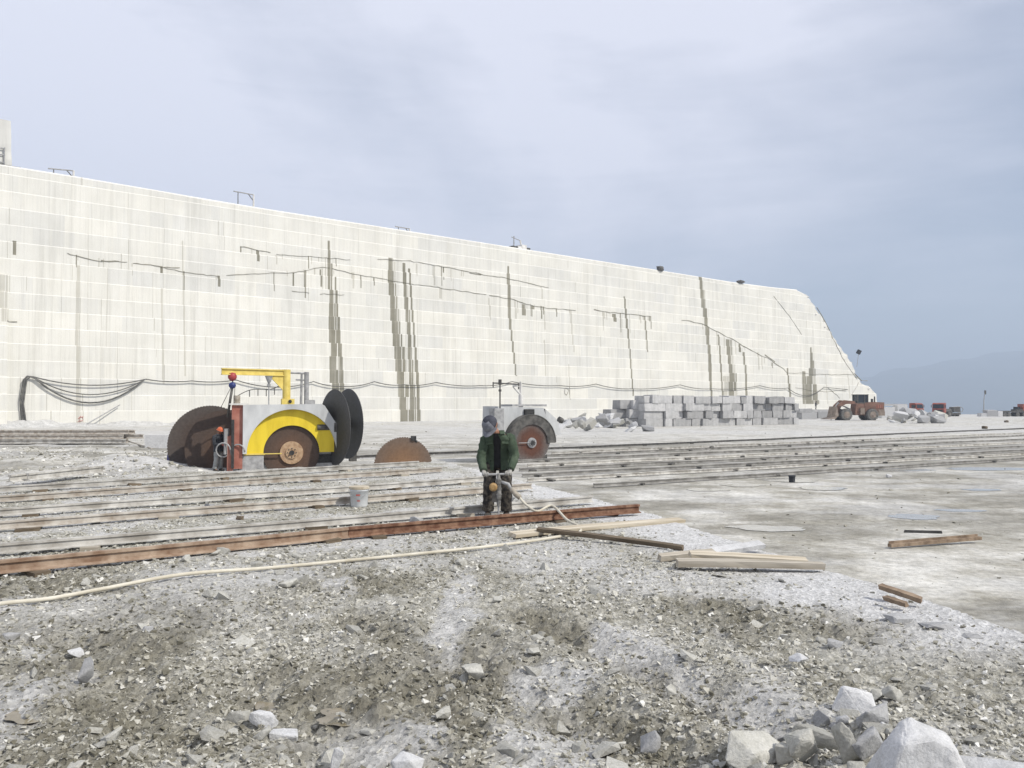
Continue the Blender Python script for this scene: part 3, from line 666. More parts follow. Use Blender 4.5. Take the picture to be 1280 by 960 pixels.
CR = [([(85, 316), (105, 321), (128, 326), (160, 327)], 1.2), ([(205, 334), (240, 341), (275, 345)], 0.8), ([(285, 344), (330, 341), (365, 341), (385, 337), (400, 334), (415, 334)], 1.0), ([(418, 335), (450, 343), (500, 352), (570, 362), (610, 368)], 1.0), ([(614, 369), (640, 373), (665, 381), (690, 385), (722, 388)], 1.3),
 ([(128, 325), (150, 326)], 2.5), ([(168, 328), (205, 333), (226, 334)], 1.6), ([(302, 307), (320, 311), (340, 315)], 1.2), ([(348, 317), (400, 321), (440, 324)], 0.7), ([(474, 324), (490, 324), (510, 325), (525, 327), (545, 331), (570, 335), (602, 342), (640, 348), (680, 357), (688, 359)], 1.1), ([(590, 341), (604, 343)], 2.0),
 ([(745, 387), (765, 390), (790, 393), (816, 395)], 1.6), ([(855, 400), (880, 404), (895, 413), (920, 426), (945, 440), (965, 450), (980, 461), (985, 466)], 1.6), ([(958, 444), (970, 452)], 2.6), ([(985, 467), (1000, 466), (1020, 468), (1070, 468)], 0.8), ([(1024, 384), (1030, 394), (1038, 410), (1046, 428), (1054, 446), (1062, 460), (1072, 474)], 1.3), ([(1068, 466), (1078, 476)], 2.2), ([(1078, 476), (1085, 476)], 1.2), ([(1074, 478), (1064, 495)], 0.8), ([(1035, 484), (1050, 498)], 0.8),
 ([(367, 363), (388, 366)], 0.8), ([(402, 367), (432, 368)], 0.8), ([(995, 485), (1030, 490), (1060, 487)], 0.6), ([(0, 395), (12, 402), (22, 402)], 1.6), ([(970, 370), (990, 395), (1004, 418)], 0.5), ([(707, 485), (706, 492), (709, 494), (711, 487), (707, 485)], 0.8), ([(712, 484), (712, 493)], 0.8)]
for i, (p, w_) in enumerate(CR): crack(p, w_, seed=i)
# red painted mark near the left foot of the wall
for i, p in enumerate([[(97, 523), (104, 521)], [(100, 520), (100, 528)], [(97, 527), (103, 526)], [(103, 521), (103, 526)]]): crack(p, 1.5, 'mark_red', 200 + i)

def wall_world(px, py, out=0.0):
    d = ray(px, py); o = Vector((0, 0, CAM_Z)); p0 = W0 + WN * out
    return o + d * ((p0 - o).dot(WN) / d.dot(WN))
def catenary(a, b, sag, n=14):
    return [(a[0] + (b[0] - a[0]) * i / n, a[1] + (b[1] - a[1]) * i / n + sag * 4 * (i / n) * (1 - i / n)) for i in range(n + 1)]
def cable(pts, r, label, out=0.25):
    mb = MB(); mb.tube([wall_world(x, y, out) for x, y in pts], r, 6)
    tag(mb.build('power_cable', M['cable'], smooth=True), label, 'cable')
pts = []
hang = [(182, 474), (240, 476), (295, 475), (345, 484), (392, 477), (430, 483), (468, 477), (505, 481), (545, 478), (600, 482), (640, 477), (700, 482), (745, 480), (790, 486), (850, 481), (890, 486), (950, 482), (985, 485)]
for a, b in zip(hang[:-1], hang[1:]): pts += catenary(a, b, 2.0, 6)[:-1]
pts += catenary((985, 485), (1030, 484), 10, 10) + [(1060, 487)]
cable(pts, 0.075, 'long thin black power cable swagged along the lower quarry wall')
cable([(27, 534), (25, 500), (29, 475), (34, 470), (42, 471)] + catenary((42, 471), (182, 474), 9), 0.07, 'shallowest of the black cables sagging from the wall corner')
cable([(30, 534), (27, 500), (31, 474), (36, 470.5), (43, 472)] + catenary((43, 472), (181, 474.5), 20), 0.07, 'middle black cable sagging from the wall corner between two others')
cable([(33, 534), (29, 505), (33, 475), (38, 471), (44, 473)] + catenary((44, 473), (180, 475), 29.5), 0.10, 'deepest thick black cable sagging from the wall corner')

# things standing on the wall's rim
def rim(px, py, back): return wall_world(px, py, -back)
def rim_frame(px0, px1, py_l, py_r, h_l, label):
    a = rim(px0, py_l, 2.0); b = rim(px1, py_r, 2.0)
    za = ztop((a - W0).dot(WT)) + 0.05; zb_ = ztop((b - W0).dot(WT)) + 0.05
    e = empty('rim_gantry', (b.x, b.y, zb_)); ins = Vector((b.x, b.y, zb_))
    tA = rim(px0, py_l, 2.0) - ins; tB = rim(px1, py_r, 2.0) - ins; mid = tA.lerp(tB, 0.22)
    MB().tube([(0, 0, -0.3), tB], 0.13, 8).build('post', M['white_paint'], e)
    MB().tube([tA, tB], 0.09, 6).build('beam', M['steel'], e)
    MB().tube([mid, Vector((mid.x, mid.y, za - ins.z - 0.8))], 0.06, 6).build('leg', M['dark_steel'], e)
    MB().tube([tA.lerp(tB, 0.72), tB + Vector((0, 0, -0.9))], 0.06, 6).build('brace', M['dark_steel'], e)
    tag(e, label, 'gantry', 'steel gantries on the wall rim')
rim_frame(292, 317, 239, 243.5, 1, 'thin steel gantry standing tall on the wall rim above the yellow crane')
rim_frame(60, 92, 210.5, 213.5, 1, 'low steel gantry on the wall rim beside the rock tower')
rim_frame(494, 512, 283, 286, 1, 'smallest low steel gantry on the wall rim')
# rock tower on the rim, left
a = rim(-14, 203, 4); zt = rim(0, 152, 4).z; zb0 = ztop((a - W0).dot(WT)) - 0.6
e = empty('rock_tower', (a.x, a.y, zb0), WALL_ANG); wd = (rim(13, 203, 4) - a).length
H = zt - zb0
mb = MB(); rr = random.Random(3)
rings = []
for i in range(8):
    k = i / 7; s = 1 - 0.1 * k + rr.uniform(-0.01, 0.01)
    rings.append([(-wd * 0.9, -1.2 * s, H * k), (wd * s, -1.2 * s + rr.uniform(-.05, .05), H * k), (wd * s, 3, H * k), (-wd * 0.9, 3, H * k)])
mb.loft(rings); mb.build('pillar', M['wall'], e)
MB().box((wd * 0.55, -1.35, H * 0.12), (wd * 1.6, 1.0, 0.35)).box((wd * 1.25, -1.3, -0.1), (0.9, 0.8, 0.9)).build('ledge', M['dark_steel'], e)
mb = MB()
for x in (wd * 0.15, wd * 0.62): mb.tube([(x, -1.35, H * 0.1), (x, -1.35, H * 0.48)], 0.08, 6)
for z in (0.2, 0.34, 0.46): mb.tube([(wd * 0.1, -1.35, H * z), (wd * 0.66, -1.35, H * z)], 0.07, 6)
mb.tube([(wd * 0.28, -1.35, H * 0.4), (wd * 0.25, -1.4, H * 0.98), (0, -1.4, H * 1.0)], 0.06, 6)
mb.build('ladder_frame', M['steel'], e)
MB().tube([(wd * 1.5, -1.0, 0.9), (wd * 2.2, -1.0, -0.4)], 0.16, 6).build('strut', M['dark_steel'], e)
tag(e, 'pale rock tower with ladder frame standing on the wall rim', 'rock tower')
# saw on the rim
a = rim(650, 312, 3); zb0 = ztop((a - W0).dot(WT)) - 0.15; sc = (rim(651, 312, 3) - a).length
e = empty('rim_saw', (a.x, a.y, zb0), WALL_ANG)
MB().box((-4 * sc, 0, 0.3), (5 * sc, 2, 1.0)).box((1 * sc, 0, 0.55), (6 * sc, 2, 1.3)).build('body', M['white_paint'], e)
MB().box((-9 * sc, 0, 0.35), (6 * sc, 1.6, 0.9)).box((6.5 * sc, 0, 0.25), (5 * sc, 1.8, 1.1)).build('side_housing', M['dark_steel'], e)
mb = MB(); mb.prism([(13.5 * sc + 5 * sc * math.cos(math.pi * i / 16), -0.35 + 5 * sc * math.sin(math.pi * i / 16)) for i in range(17)], -0.4, 0.4); mb.build('blade_guard', M['dark_steel'], e)
mb = MB(); mb.tube([(-7.5 * sc, 0, 0.7), (-7.5 * sc, 0, 2.75)], 0.10, 6); mb.tube([(-10.5 * sc, 0, 2.5), (-0.5 * sc, 0, 2.15)], 0.07, 6); mb.build('mast', M['steel'], e)
MB().tube([(1.5 * sc, 0, 1.1), (0.2 * sc, 0, 2.2)], 0.16, 6).build('post', M['white_paint'], e)
tag(e, 'small stone saw machine with dark blade guard perched on the wall rim', 'saw machine')
for px, py, wpx, hpx, lb in ((825, 338.5, 10, 4, 'dark humped tarpaulin bundle on the wall rim near the long seep stain'), (926, 352.5, 9, 2.5, 'flat dark slab lying on the wall rim near its rounded end')):
    a = rim(px, py, 0.9); u = (a - W0).dot(WT); sc = (rim(px + 1, py, 0.9) - a).length
    bm = hull_bm(hull_pts(26, random.Random(int(px)), wpx * sc / 2, 0.8, hpx * sc / 2 * 1.2)); me = bpy.data.meshes.new('tarpaulin_bundle'); bm.to_mesh(me); bm.free(); me.materials.append(M['dark_steel'])
    o = bpy.data.objects.new('tarpaulin_bundle', me); COL.objects.link(o); o.location = (a.x, a.y, ztop(u) + hpx * sc * 0.35); o.rotation_euler = (0, 0, WALL_ANG)
    tag(o, lb, 'bundle')
# floodlight on the sloping end
a = wall_world(1071, 455, -2.5); tp = wall_world(1073.5, 440, -2.5)
e = empty('floodlight', a)
MB().tube([(0, 0, -0.8), tp - a], 0.06, 6).build('pole', M['steel'], e)
MB().box(tp - a, (1.0, 0.7, 1.1), Matrix.Rotation(0.5, 3, 'Y')).cyl(tp - a + Vector((-0.1, -0.5, -0.1)), tp - a + Vector((-0.1, -0.3, -0.1)), 0.42).build('lamp_head', M['coat_dark'], e)
tag(e, 'dark floodlight on a thin pole at the sloping end of the wall', 'floodlight')

# ------------------------------------------------------------------ loose stone on the bench
def rock_obj(name, loc, size, mat, seed, rz=0.0, tilt=(0, 0), npts=26, rough=0.0, p=0.6, sub=0, pts=None):
    rnd = random.Random(seed)
    bm = hull_bm([Vector((q[0] * size[0], q[1] * size[1], q[2] * size[2])) for q in pts] if pts else hull_pts(npts, rnd, size[0] / 2, size[1] / 2, size[2] / 2, p))
    if sub:
        bmesh.ops.dissolve_limit(bm, angle_limit=math.radians(9), verts=bm.verts, edges=bm.edges)
        bmesh.ops.bevel(bm, geom=list(bm.edges), offset=min(size) * 0.035, segments=1, affect='EDGES')
        bmesh.ops.triangulate(bm, faces=bm.faces)
        bmesh.ops.subdivide_edges(bm, edges=bm.edges, cuts=sub, use_grid_fill=True)
        s = min(size)
        for v in bm.verts:
            n_ = (mnoise.fractal(v.co * (2.0 / s) + Vector((seed, 0, 0)), 0.9, 2.2, 3) * rough + mnoise.fractal(v.co * (14.0 / s) + Vector((seed, 3, 0)), 0.7, 2.2, 3) * 0.012) * s
            v.co += v.normal * n_ if v.normal.length else Vector()
    me = bpy.data.meshes.new(name); bm.to_mesh(me); bm.free(); me.materials.append(mat)
    o = bpy.data.objects.new(name, me); COL.objects.link(o)
    if sub: smooth_angle(o, 35)
    o.location = loc; o.rotation_euler = (tilt[0], tilt[1], rz); return o
UPRIGHT = [(-.52, -.3, -.5), (.5, -.42, -.5), (.55, .4, -.5), (-.45, .5, -.5), (-.5, -.45, -.1), (-.1, -.55, -.25), (.42, -.5, -.12), (.48, .3, 0), (-.42, .1, .22), (-.3, -.2, .40), (.02, -.16, .46), (.2, -.22, .38), (.3, .2, .36), (-.12, .3, .5), (.38, -.3, .12)]
FEAT = [  # px, py of the base, width px, height px, depth ratio, material, label, tilt
 (1162, 1024, 108, 92, 0.8, 'stone_white', 'big upright rough white granite boulder among the loose rubble', (0.25, 0.05)),
 (1275, 1030, 150, 60, 1.0, 'stone_white', 'low broad smooth pale boulder beside the upright white boulder', (0, -0.15)),
 (942, 962, 84, 44, 0.9, 'stone', 'blunt wedge shaped beige boulder in front of the rubble pile', (0.2, 0.2)),
 (1092, 920, 52, 38, 0.8, 'stone_grey', 'dark sided block wedged against the upright white boulder', (0.1, 0.1)),
 (1012, 968, 56, 46, 0.9, 'stone', 'rounded beige stone between the wedge boulder and a narrow pale stone', (0, 0.1)),
 (1060, 970, 40, 58, 0.7, 'stone', 'narrow pale stone standing on end beside the upright boulder', (0.1, -0.45)),
 (988, 925, 36, 24, 0.8, 'stone_grey', 'grey cube shaped stone behind the wedge shaped boulder', (0, 0.1)),
 (1022, 938, 66, 34, 0.5, 'stone', 'long pale slab bridging the gap in the rubble pile', (0.2, 0.1)),
 (1074, 898, 56, 28, 0.9, 'stone_white', 'bright flat topped slab leaning at the back of the rubble pile', (0.6, 0.15)),
 (1098, 880, 26, 18, 0.8, 'stone', 'white cube shaped stone topping the rubble pile', (0, 0.2)),
 (1118, 882, 26, 18, 0.8, 'stone', 'small brownish stone beside the white cube shaped stone', (0.2, 0.4)),
 (985, 965, 34, 26, 0.9, 'stone', 'stubby beige stone at the foot of the rubble pile', (0, 0)),
 (1085, 970, 44, 44, 0.6, 'stone_grey', 'grey leaning slab tucked under the upright white boulder', (0.2, -0.6)),
 (813, 925, 30, 30, 0.9, 'stone_grey', 'smooth grey egg shaped stone standing alone in the rubble', (0, 0.2)),
 (590, 840, 34, 18, 0.8, 'stone', 'flat topped pale stone with dark front lying in the muddy rut', (0.1, 0.05)),
 (507, 960, 46, 22, 0.8, 'stone_white', 'bright white flat topped stone half set into the gravel', (0.1, 0.05)),
 (327, 900, 38, 22, 0.9, 'stone_white', 'angular white stone, largest of the cluster beside the muddy puddle', (0.1, 0.3)),
 (296, 890, 34, 16, 0.8, 'stone', 'pale flat stone at the end of the cluster beside the muddy puddle', (0, 0.2)),
 (354, 912, 40, 20, 0.7, 'stone_white', 'white brick shaped stone in the cluster beside the muddy puddle', (0.2, -0.1)),
 (326, 922, 24, 18, 0.8, 'stone', 'small square pale stone below the cluster beside the muddy puddle', (0, 0)),
 (104, 850, 20, 32, 0.8, 'stone_grey', 'pointed grey stone standing upright on the gravel', (0, 0.15)),
 (184, 795, 15, 12, 0.8, 'stone_grey', 'little dark pyramid shaped stone on the gravel', (0, 0)),
 (90, 814, 30, 12, 0.6, 'stone_white', 'flat white chip of granite on the gravel', (0, 0)),
 (420, 952, 20, 26, 0.8, 'stone_white', 'square pale stone near the bright flat topped stone', (0, 0.1)),
 (1000, 836, 28, 18, 0.8, 'stone_white', 'pale star shaped broken stone on the rough gravel', (0.3, 0.3)),
 (1046, 812, 22, 11, 0.8, 'stone_grey', 'small dark grey brick shaped stone on the gravel', (0, 0.1)),
 (837, 860, 20, 14, 0.8, 'stone', 'small tan square stone beside the muddy rut', (0, 0)),
 (10, 803, 26, 9, 0.6, 'stone_grey', 'flat grey flake of granite near the hose', (0, 0)),
 (360, 735, 30, 12, 0.8, 'stone', 'pale broken lump near the cream hose', (0, 0)),
]
for i, (px, py, wpx, hpx, dr, mt, lb, tl) in enumerate(FEAT):
    big = wpx > 36
    g = P(px, py, 0); z = bz(g.x, g.y); sc = g.y / FPX
    s = (wpx * sc * 1.12, wpx * sc * dr, hpx * sc * 1.25)
    rock_obj('boulder' if big else 'stone', (g.x, g.y + s[1] * 0.25, z + s[2] * 0.33), s, M[mt], 40 + i, 0.4 * math.sin(i * 7), tl, 12 if big else 11, 0.02, 0.75, 6 if big else 2, UPRIGHT if i == 0 else None)
    tag(bpy.data.objects[-1] if False else COL.objects[-1], lb, 'boulder' if big else 'stone')

rnd = random.Random(61)
for i in range(60):
    px, py = rnd.uniform(850, 1115), rnd.uniform(880, 985); py = max(py, 985 - (px - 860) * 0.36 - 20)
    g = P(px, py, 0); sc = g.y / FPX; wpx = rnd.uniform(13, 34); s = (wpx * sc, wpx * sc * rnd.uniform(0.6, 0.9), wpx * sc * rnd.uniform(0.4, 0.8))
    rock_obj('stone', (g.x, g.y, bz(g.x, g.y) + s[2] * 0.25), s, M[rnd.choice(['stone', 'stone', 'stone_grey', 'stone_grey', 'stone_white'])], 700 + i, rnd.uniform(0, 3), (rnd.uniform(-0.4, 0.4), rnd.uniform(-0.4, 0.4)), 11, 0.02, 0.8, 3)
    tag(COL.objects[-1], 'angular granite stone packed into the rubble pile by the upright white boulder', 'stone', 'stones packed into the rubble pile')
rnd = random.Random(99)
protos = []
for i in range(9):
    bm = hull_bm(hull_pts(12, rnd, 0.5, 0.38, rnd.uniform(0.14, 0.34), 0.5)); me = bpy.data.meshes.new('stone'); bm.to_mesh(me); bm.free(); me.materials.append(M['stone']); protos.append(me)
n_st = 0
while n_st < 285:
    Y = math.exp(rnd.uniform(math.log(3.4), math.log(9.5))); x = rnd.uniform(-0.66, 0.66) * Y
    if min(float(q) for q in edge_d(x, Y)) < 0.25: continue
    if float(dust_mask(np.array([x]), np.array([Y]))[0]) > 0.5 and rnd.random() < 0.7: continue
    s = min(0.19, 0.050 * math.exp(rnd.gauss(0.25, 0.45)) * (0.7 + Y / 9))
    if float(fbm(np.array([x * 0.8]), np.array([Y * 0.8]), 3, 200)[0]) < 0.45 and rnd.random() < 0.6: continue
    o = bpy.data.objects.new('stone', rnd.choice(protos)); COL.objects.link(o)
    o.location = (x, Y, bz(x, Y) + s * 0.10); o.scale = (s, s * rnd.uniform(0.7, 1.1), s * rnd.uniform(0.7, 1.2)); o.rotation_euler = (rnd.uniform(-0.5, 0.5), rnd.uniform(-0.5, 0.5), rnd.uniform(0, 6.28))
    tag(o, 'small pale loose granite stone scattered on the rough gravel of the bench', 'stone', 'loose stones scattered over the bench'); n_st += 1

def scatter(name, N, sampler, zfun, szfun, mat, seed, tonefun):
    rs = np.random.RandomState(seed); rnd = random.Random(seed)
    tmpl = []
    for i in range(10):
        bm = hull_bm(hull_pts(8, rnd, 0.5, rnd.uniform(0.28, 0.5), rnd.uniform(0.14, 0.36), 0.5)); bmesh.ops.triangulate(bm, faces=bm.faces); bm.verts.index_update()
        tmpl.append((np.array([v.co[:] for v in bm.verts]), np.array([[v.index for v in f.verts] for f in bm.faces]))); bm.free()
    x, y = sampler(rs, N); z = zfun(x, y); s = szfun(rs, x, y); tone = tonefun(rs, x, y)
    VV = []; FF = []; TT = []; off = 0
    idx = rs.randint(0, 10, len(x))
    for k in range(10):
        sel = np.where(idx == k)[0]
        if not len(sel): continue
        tv, tf = tmpl[k]; n = len(sel)
        a = rs.rand(n) * 6.283; b = (rs.rand(n) - 0.5) * 1.1; ca, sa, cb, sb = np.cos(a), np.sin(a), np.cos(b), np.sin(b)
        p = tv[None] * s[sel][:, None, None]
        x1 = p[:, :, 0] * cb[:, None] + p[:, :, 2] * sb[:, None]; z1 = -p[:, :, 0] * sb[:, None] + p[:, :, 2] * cb[:, None]
        x2 = x1 * ca[:, None] - p[:, :, 1] * sa[:, None]; y2 = x1 * sa[:, None] + p[:, :, 1] * ca[:, None]
        q = np.stack([x2 + x[sel][:, None], y2 + y[sel][:, None], z1 + (z[sel] + 0.08 * s[sel])[:, None]], 2)
        VV.append(q.reshape(-1, 3)); m = len(tv)
        FF.append((tf[None] + (off + np.arange(n) * m)[:, None, None]).reshape(-1, 3)); off += n * m
        TT.append(np.repeat(tone[sel], m))
    o = np_mesh(name, np.concatenate(VV), np.concatenate(FF), mat)
    at = o.data.attributes.new('tone', 'FLOAT', 'POINT'); at.data.foreach_set('value', np.concatenate(TT).astype(np.float32)); return o
def samp_bench(rs, N):
    y = np.exp(rs.uniform(math.log(2.6), math.log(23), N * 2)); x = rs.uniform(-0.74, 0.74, N * 2) * y + rs.uniform(-0.4, 0.4, N * 2)
    d = np.minimum.reduce(edge_d(x, y)); du = dust_mask(x, y); den = fbm(x * 1.3, y * 1.3, 3, 210)
    k = (d > 0.03) & (rs.rand(N * 2) > du * 0.95) & (rs.rand(N * 2) < 0.25 + 1.5 * (den - 0.25))
    return x[k][:N], y[k][:N]
gr = scatter('gravel', 105000, samp_bench, bench_z, lambda rs, x, y: 0.0115 * np.minimum(np.exp(rs.normal(0.2, 0.6, len(x))), 3.6) * (0.65 + 0.13 * np.minimum(y, 9)), M['gravel'], 3,
    lambda rs, x, y: np.clip(0.57 + rs.normal(0, 0.24, len(x)) - 0.5 * mud_mask(x, y) * (rs.rand(len(x)) < 0.85), 0, 1))
tag(gr, 'pale crushed granite gravel and grit covering the bench', 'gravel', kind='stuff')
def samp_floor(rs, N):
    y = np.exp(rs.uniform(math.log(12), math.log(150), N)); x = rs.uniform(-0.7, 0.9, N) * y
    band = np.exp(-((y - 45) / 14) ** 2); k = rs.rand(N) < 0.15 + 0.85 * band * (fbm(x * 0.15, y * 0.3, 3, 220) > 0.5)
    k &= (np.minimum.reduce(edge_d(x, y)) < -0.3) & (((x - WALL_A.x) * math.sin(WALL_ANG) - (y - WALL_A.y) * math.cos(WALL_ANG)) > 2)
    return x[k], y[k]
fg = scatter('floor_debris', 9000, samp_floor, floor_h, lambda rs, x, y: 0.045 * np.exp(rs.normal(0.2, 0.6, len(x))) * (0.6 + y / 90), M['gravel'], 4,
    lambda rs, x, y: np.clip(rs.uniform(0, 0.9, len(x)) ** 1.2, 0, 1))
tag(fg, 'scattered dark and pale stone chips on the sawn quarry floor', 'debris', kind='stuff')
def samp_left(rs, N):
    y = rs.uniform(27, 50, N); x = rs.uniform(-0.66, -0.36, N) * y - 0.5
    k = fbm(x * 0.5, y * 0.5, 3, 230) > 0.42; return x[k], y[k]
lg = scatter('rubble_scree', 3500, samp_left, floor_h, lambda rs, x, y: 0.07 * np.exp(rs.normal(0.2, 0.55, len(x))), M['gravel'], 5, lambda rs, x, y: np.clip(rs.uniform(0.1, 1, len(x)), 0, 1))
tag(lg, 'low scree of mixed grey stone chips beyond the rails', 'rubble', kind='stuff')

# ------------------------------------------------------------------ rails
RP = [(-0.078, 0), (0.078, 0), (0.078, 0.012), (0.012, 0.032), (0.012, 0.105), (0.040, 0.114), (0.040, 0.15), (-0.040, 0.15), (-0.040, 0.114), (-0.012, 0.105), (-0.012, 0.032), (-0.078, 0.012)]
def rail(a, b, mat, label, group, h=0.15, seed=0, name='steel_rail', bow=0.012):
    k = h / 0.15; rnd = random.Random(seed); d = b - a; L = d.length; n = max(4, int(L / 1.2)); mb = MB(); rings = []
    ph = rnd.uniform(0, 6)
    for i in range(n + 1):
        s = L * i / n; oy = bow * math.sin(ph + s * 0.9); oz = 0.006 * math.sin(ph * 2 + s * 0.7)
        rings.append([(s, p[0] * k + oy, p[1] * k + oz) for p in RP])
    mb.loft(rings)
    o = mb.build(name, M[mat]); o.location = a; dh = math.hypot(d.x, d.y)
    o.rotation_euler = (0, -math.atan2(d.z, dh), math.atan2(d.y, d.x)); tag(o, label, 'rail', group); return o
ZR = 0.035
def gp(px, py): v = P(px, py, ZR); return v
def along(a, b, k): return a + (b - a) * k
G1 = 'steel rails laid side by side on the bench'
a0, a1, a2 = gp(0, 717), gp(435, 671), gp(798, 641)
rail(along(a1, a0, 1.35), along(a0, a1, 0.997), 'rail_mid', 'dusty brown steel rail butted against the rusty rail end', G1, 0.125, seed=1)
rail(a1, a2, 'rail_rust', 'dark rusty steel rail in front of the drilling worker', G1, 0.125, seed=2)
DEF = [((0, 692), (740, 628), 'rail_pale', 'pale grey steel rail in front of the white bucket'), ((0, 662), (664, 611), 'rail_brown', 'brownish steel rail just behind the white bucket'),
       ((0, 645), (612, 601), 'rail_pale', 'pale steel rail second behind the white bucket'), ((0, 627), (552, 589), 'rail_brown', 'brown dusty steel rail second from the far edge of the bench'),
       ((0, 615), (523, 581), 'rail_pale', 'pale steel rail along the far edge of the bench before the yellow saw')]
RL = [(a0, a1), (a1, a2)]
for i, (p, q, mt, lb) in enumerate(DEF):
    A, B = gp(*p), gp(*q); rail(along(B, A, 1.25), B, mt, lb, G1, 0.108, seed=10 + i); RL.append((A, B))
A, B = P(10, 607, 0.02), P(108, 595, 0.02)
for i in range(2):
    o = Vector((0.02 + 0.25 * i, 0.22 * i, 0.0)); a_, b_ = A + o, B + o
    a_.z = bz(a_.x, a_.y) + 0.10; b_.z = bz(b_.x, b_.y) + 0.10
    rail(a_, b_, 'rail_pale', 'short dust covered rail lying past the far edge rails', 'short rails past the far edge', seed=20 + i)
# wooden packing blocks under the rails
rnd = random.Random(31)
for j, (A, B) in enumerate(RL):
    L = (B - A).length; s = rnd.uniform(0.3, 1.0)
    while s < L:
        p = along(A, B, s / L); sz = (rnd.uniform(0.14, 0.30), rnd.uniform(0.22, 0.34), 0.10)
        mb = MB(); mb.box((0, 0, 0), sz, None, 0, 0.012, rnd)
        z = bz(p.x, p.y); o = mb.build('packing_block', M['wood_dark'] if rnd.random() < 0.75 else M['wood_grey'])
        o.location = (p.x, p.y - 0.02, ZR - 0.045); o.rotation_euler = (0, 0, math.atan2((B - A).y, (B - A).x) + rnd.uniform(-0.3, 0.3))
        tag(o, 'dark wooden packing block jammed under a steel rail', 'wood block', 'packing blocks under the rails'); s += rnd.uniform(1.6, 3.4)
G2 = 'long rails laid across the sawn floor'
ORD = ['dark long floor rail reaching behind the half sunk blade'] + ['long low floor rail, %s counted from the puddles' % q for q in ('eighth', 'seventh', 'sixth', 'fifth', 'fourth', 'third', 'second', 'first')]
FL = [((430, 573), (1330, 534)), ((690, 567.5), (1330, 540)), ((645, 572.5), (1330, 543)), ((645, 578), (1330, 548)), ((660, 583.5), (1330, 552)), ((650, 589), (1330, 557)), ((652, 596), (1330, 562)), ((660, 602), (1330, 566)), ((742, 609), (1330, 571.5))]
for i, (p, q) in enumerate(FL):
    a_ = P(*p, FLOOR + 0.03); b_ = P(*q, FLOOR + 0.03)
    rail(a_, b_, ['rail_grey', 'rail_pale', 'rail_grey'][i % 3] if i else 'dark_steel', ORD[i], G2, 0.12, 40 + i, bow=0.05)
    L = (b_ - a_).length; s = rnd.uniform(0.5, 2); k = 0
    while s < min(L, 30) and k < 9:
        pt = along(a_, b_, s / L); o = MB().box((0, 0, 0), (0.24 * rnd.uniform(0.5, 1.4), 0.2, 0.09), None, 0, 0.02, rnd).build('packing_block', M['dark_steel']); o.location = (pt.x, pt.y - 0.05, FLOOR + 0.03)
        o.rotation_euler = (0, 0, rnd.uniform(0, 3)); tag(o, 'dark packing block beside the long floor rails', 'wood block', 'packing blocks on the sawn floor'); s += rnd.uniform(2.5, 9); k += 1
# stack of rails by the wall
A, B = P(-30, 556.5, FLOOR), P(168, 556, FLOOR)
rnd = random.Random(44); k = 0
for lay in range(3):
    for i in range(4 - lay):
        o = Vector((rnd.uniform(-0.6, 0.4), 0.55 * i + 0.25 * lay, 0.05 + 0.30 * lay + 0.05)); e2 = Vector((rnd.uniform(-1.2, 0.3), 0, 0))
        rail(A + o, B + o + e2, 'rail_brown' if (k % 3) else 'rail_pale', 'long dusty rail in the low stack near the wall foot', 'rails stacked near the wall foot', 0.29, 60 + k); k += 1
# squared white block and leaning bar by the left blade
o = MB().box((0, 0, 0.42), (1.75, 1.3, 0.86), Matrix.Rotation(0.1, 3, 'Z'), 0, 0.03, random.Random(2)).build('granite_block', M['stone_white']); o.location = P(203, 560, FLOOR); o.location.z = FLOOR - 0.03
tag(o, 'squared white granite block beside the large toothed saw blade', 'stone block')
a_ = P(137, 549.5, FLOOR) ; b_ = P(190, 562, FLOOR)
MBo = MB().tube([a_ + Vector((0, 0, 0.35)), a_.lerp(b_, 0.5) + Vector((0, 0, 0.2)), b_ + Vector((0, 0, 0.04))], 0.05, 6).build('wooden_pole', M['wood_grey'])
tag(MBo, 'thin bent wooden pole lying past the stacked rails', 'pole')
a_ = wall_world(107, 535, 1.2); b_ = wall_world(150, 506, 0.35); a_.z = fz(a_.x, a_.y) - 0.1
tag(MB().tube([a_, b_], 0.07, 6).build('steel_bar', M['steel']), 'thin steel bar leaning against the wall foot', 'bar')
mb = MB(); g = P(213, 587, FLOOR); g = Vector((g.x - 0.15, g.y + 0.4, 0)); g.z = fz(g.x, g.y)
rock_obj('work_rag', (g.x, g.y, g.z + 0.22), (0.35, 0.3, 0.7), M['blue_rag'], 8, 0, (0.2, 0.3), 18)
tag(COL.objects[-1], 'crumpled blue rag heaped beside the large toothed saw blade', 'rag')

# ------------------------------------------------------------------ saw machines
def disc(mb, R, th, teeth=90, y=0.0, hole=0.0, tooth=0.02):
    pts = []
    for i in range(teeth):
        a = 2 * math.pi * i / teeth; da = 2 * math.pi / teeth
        for k, r in ((0.0, R), (0.62, R), (0.66, R - tooth), (0.96, R - tooth)):
            pts.append(((r) * math.cos(a + da * k), (r) * math.sin(a + da * k)))
    n = len(pts); vs_ = [(0, y - th / 2, 0), (0, y + th / 2, 0)] + [(p[0], y - th / 2, p[1]) for p in pts] + [(p[0], y + th / 2, p[1]) for p in pts]
    fs = []
    for i in range(n):
        j = (i + 1) % n
        fs += [(0, 2 + i, 2 + j), (1, 2 + n + j, 2 + n + i), (2 + i, 2 + n + i, 2 + n + j, 2 + j)]
    return mb.add(vs_, fs)
YAW = math.radians(22); XYAW = math.radians(14)
def local_of(root_loc, yaw, wp):
    d = Vector(wp) - Vector(root_loc); c_, s_ = math.cos(yaw), math.sin(yaw)
    return Vector((d.x * c_ + d.y * s_, -d.x * s_ + d.y * c_, d.z))
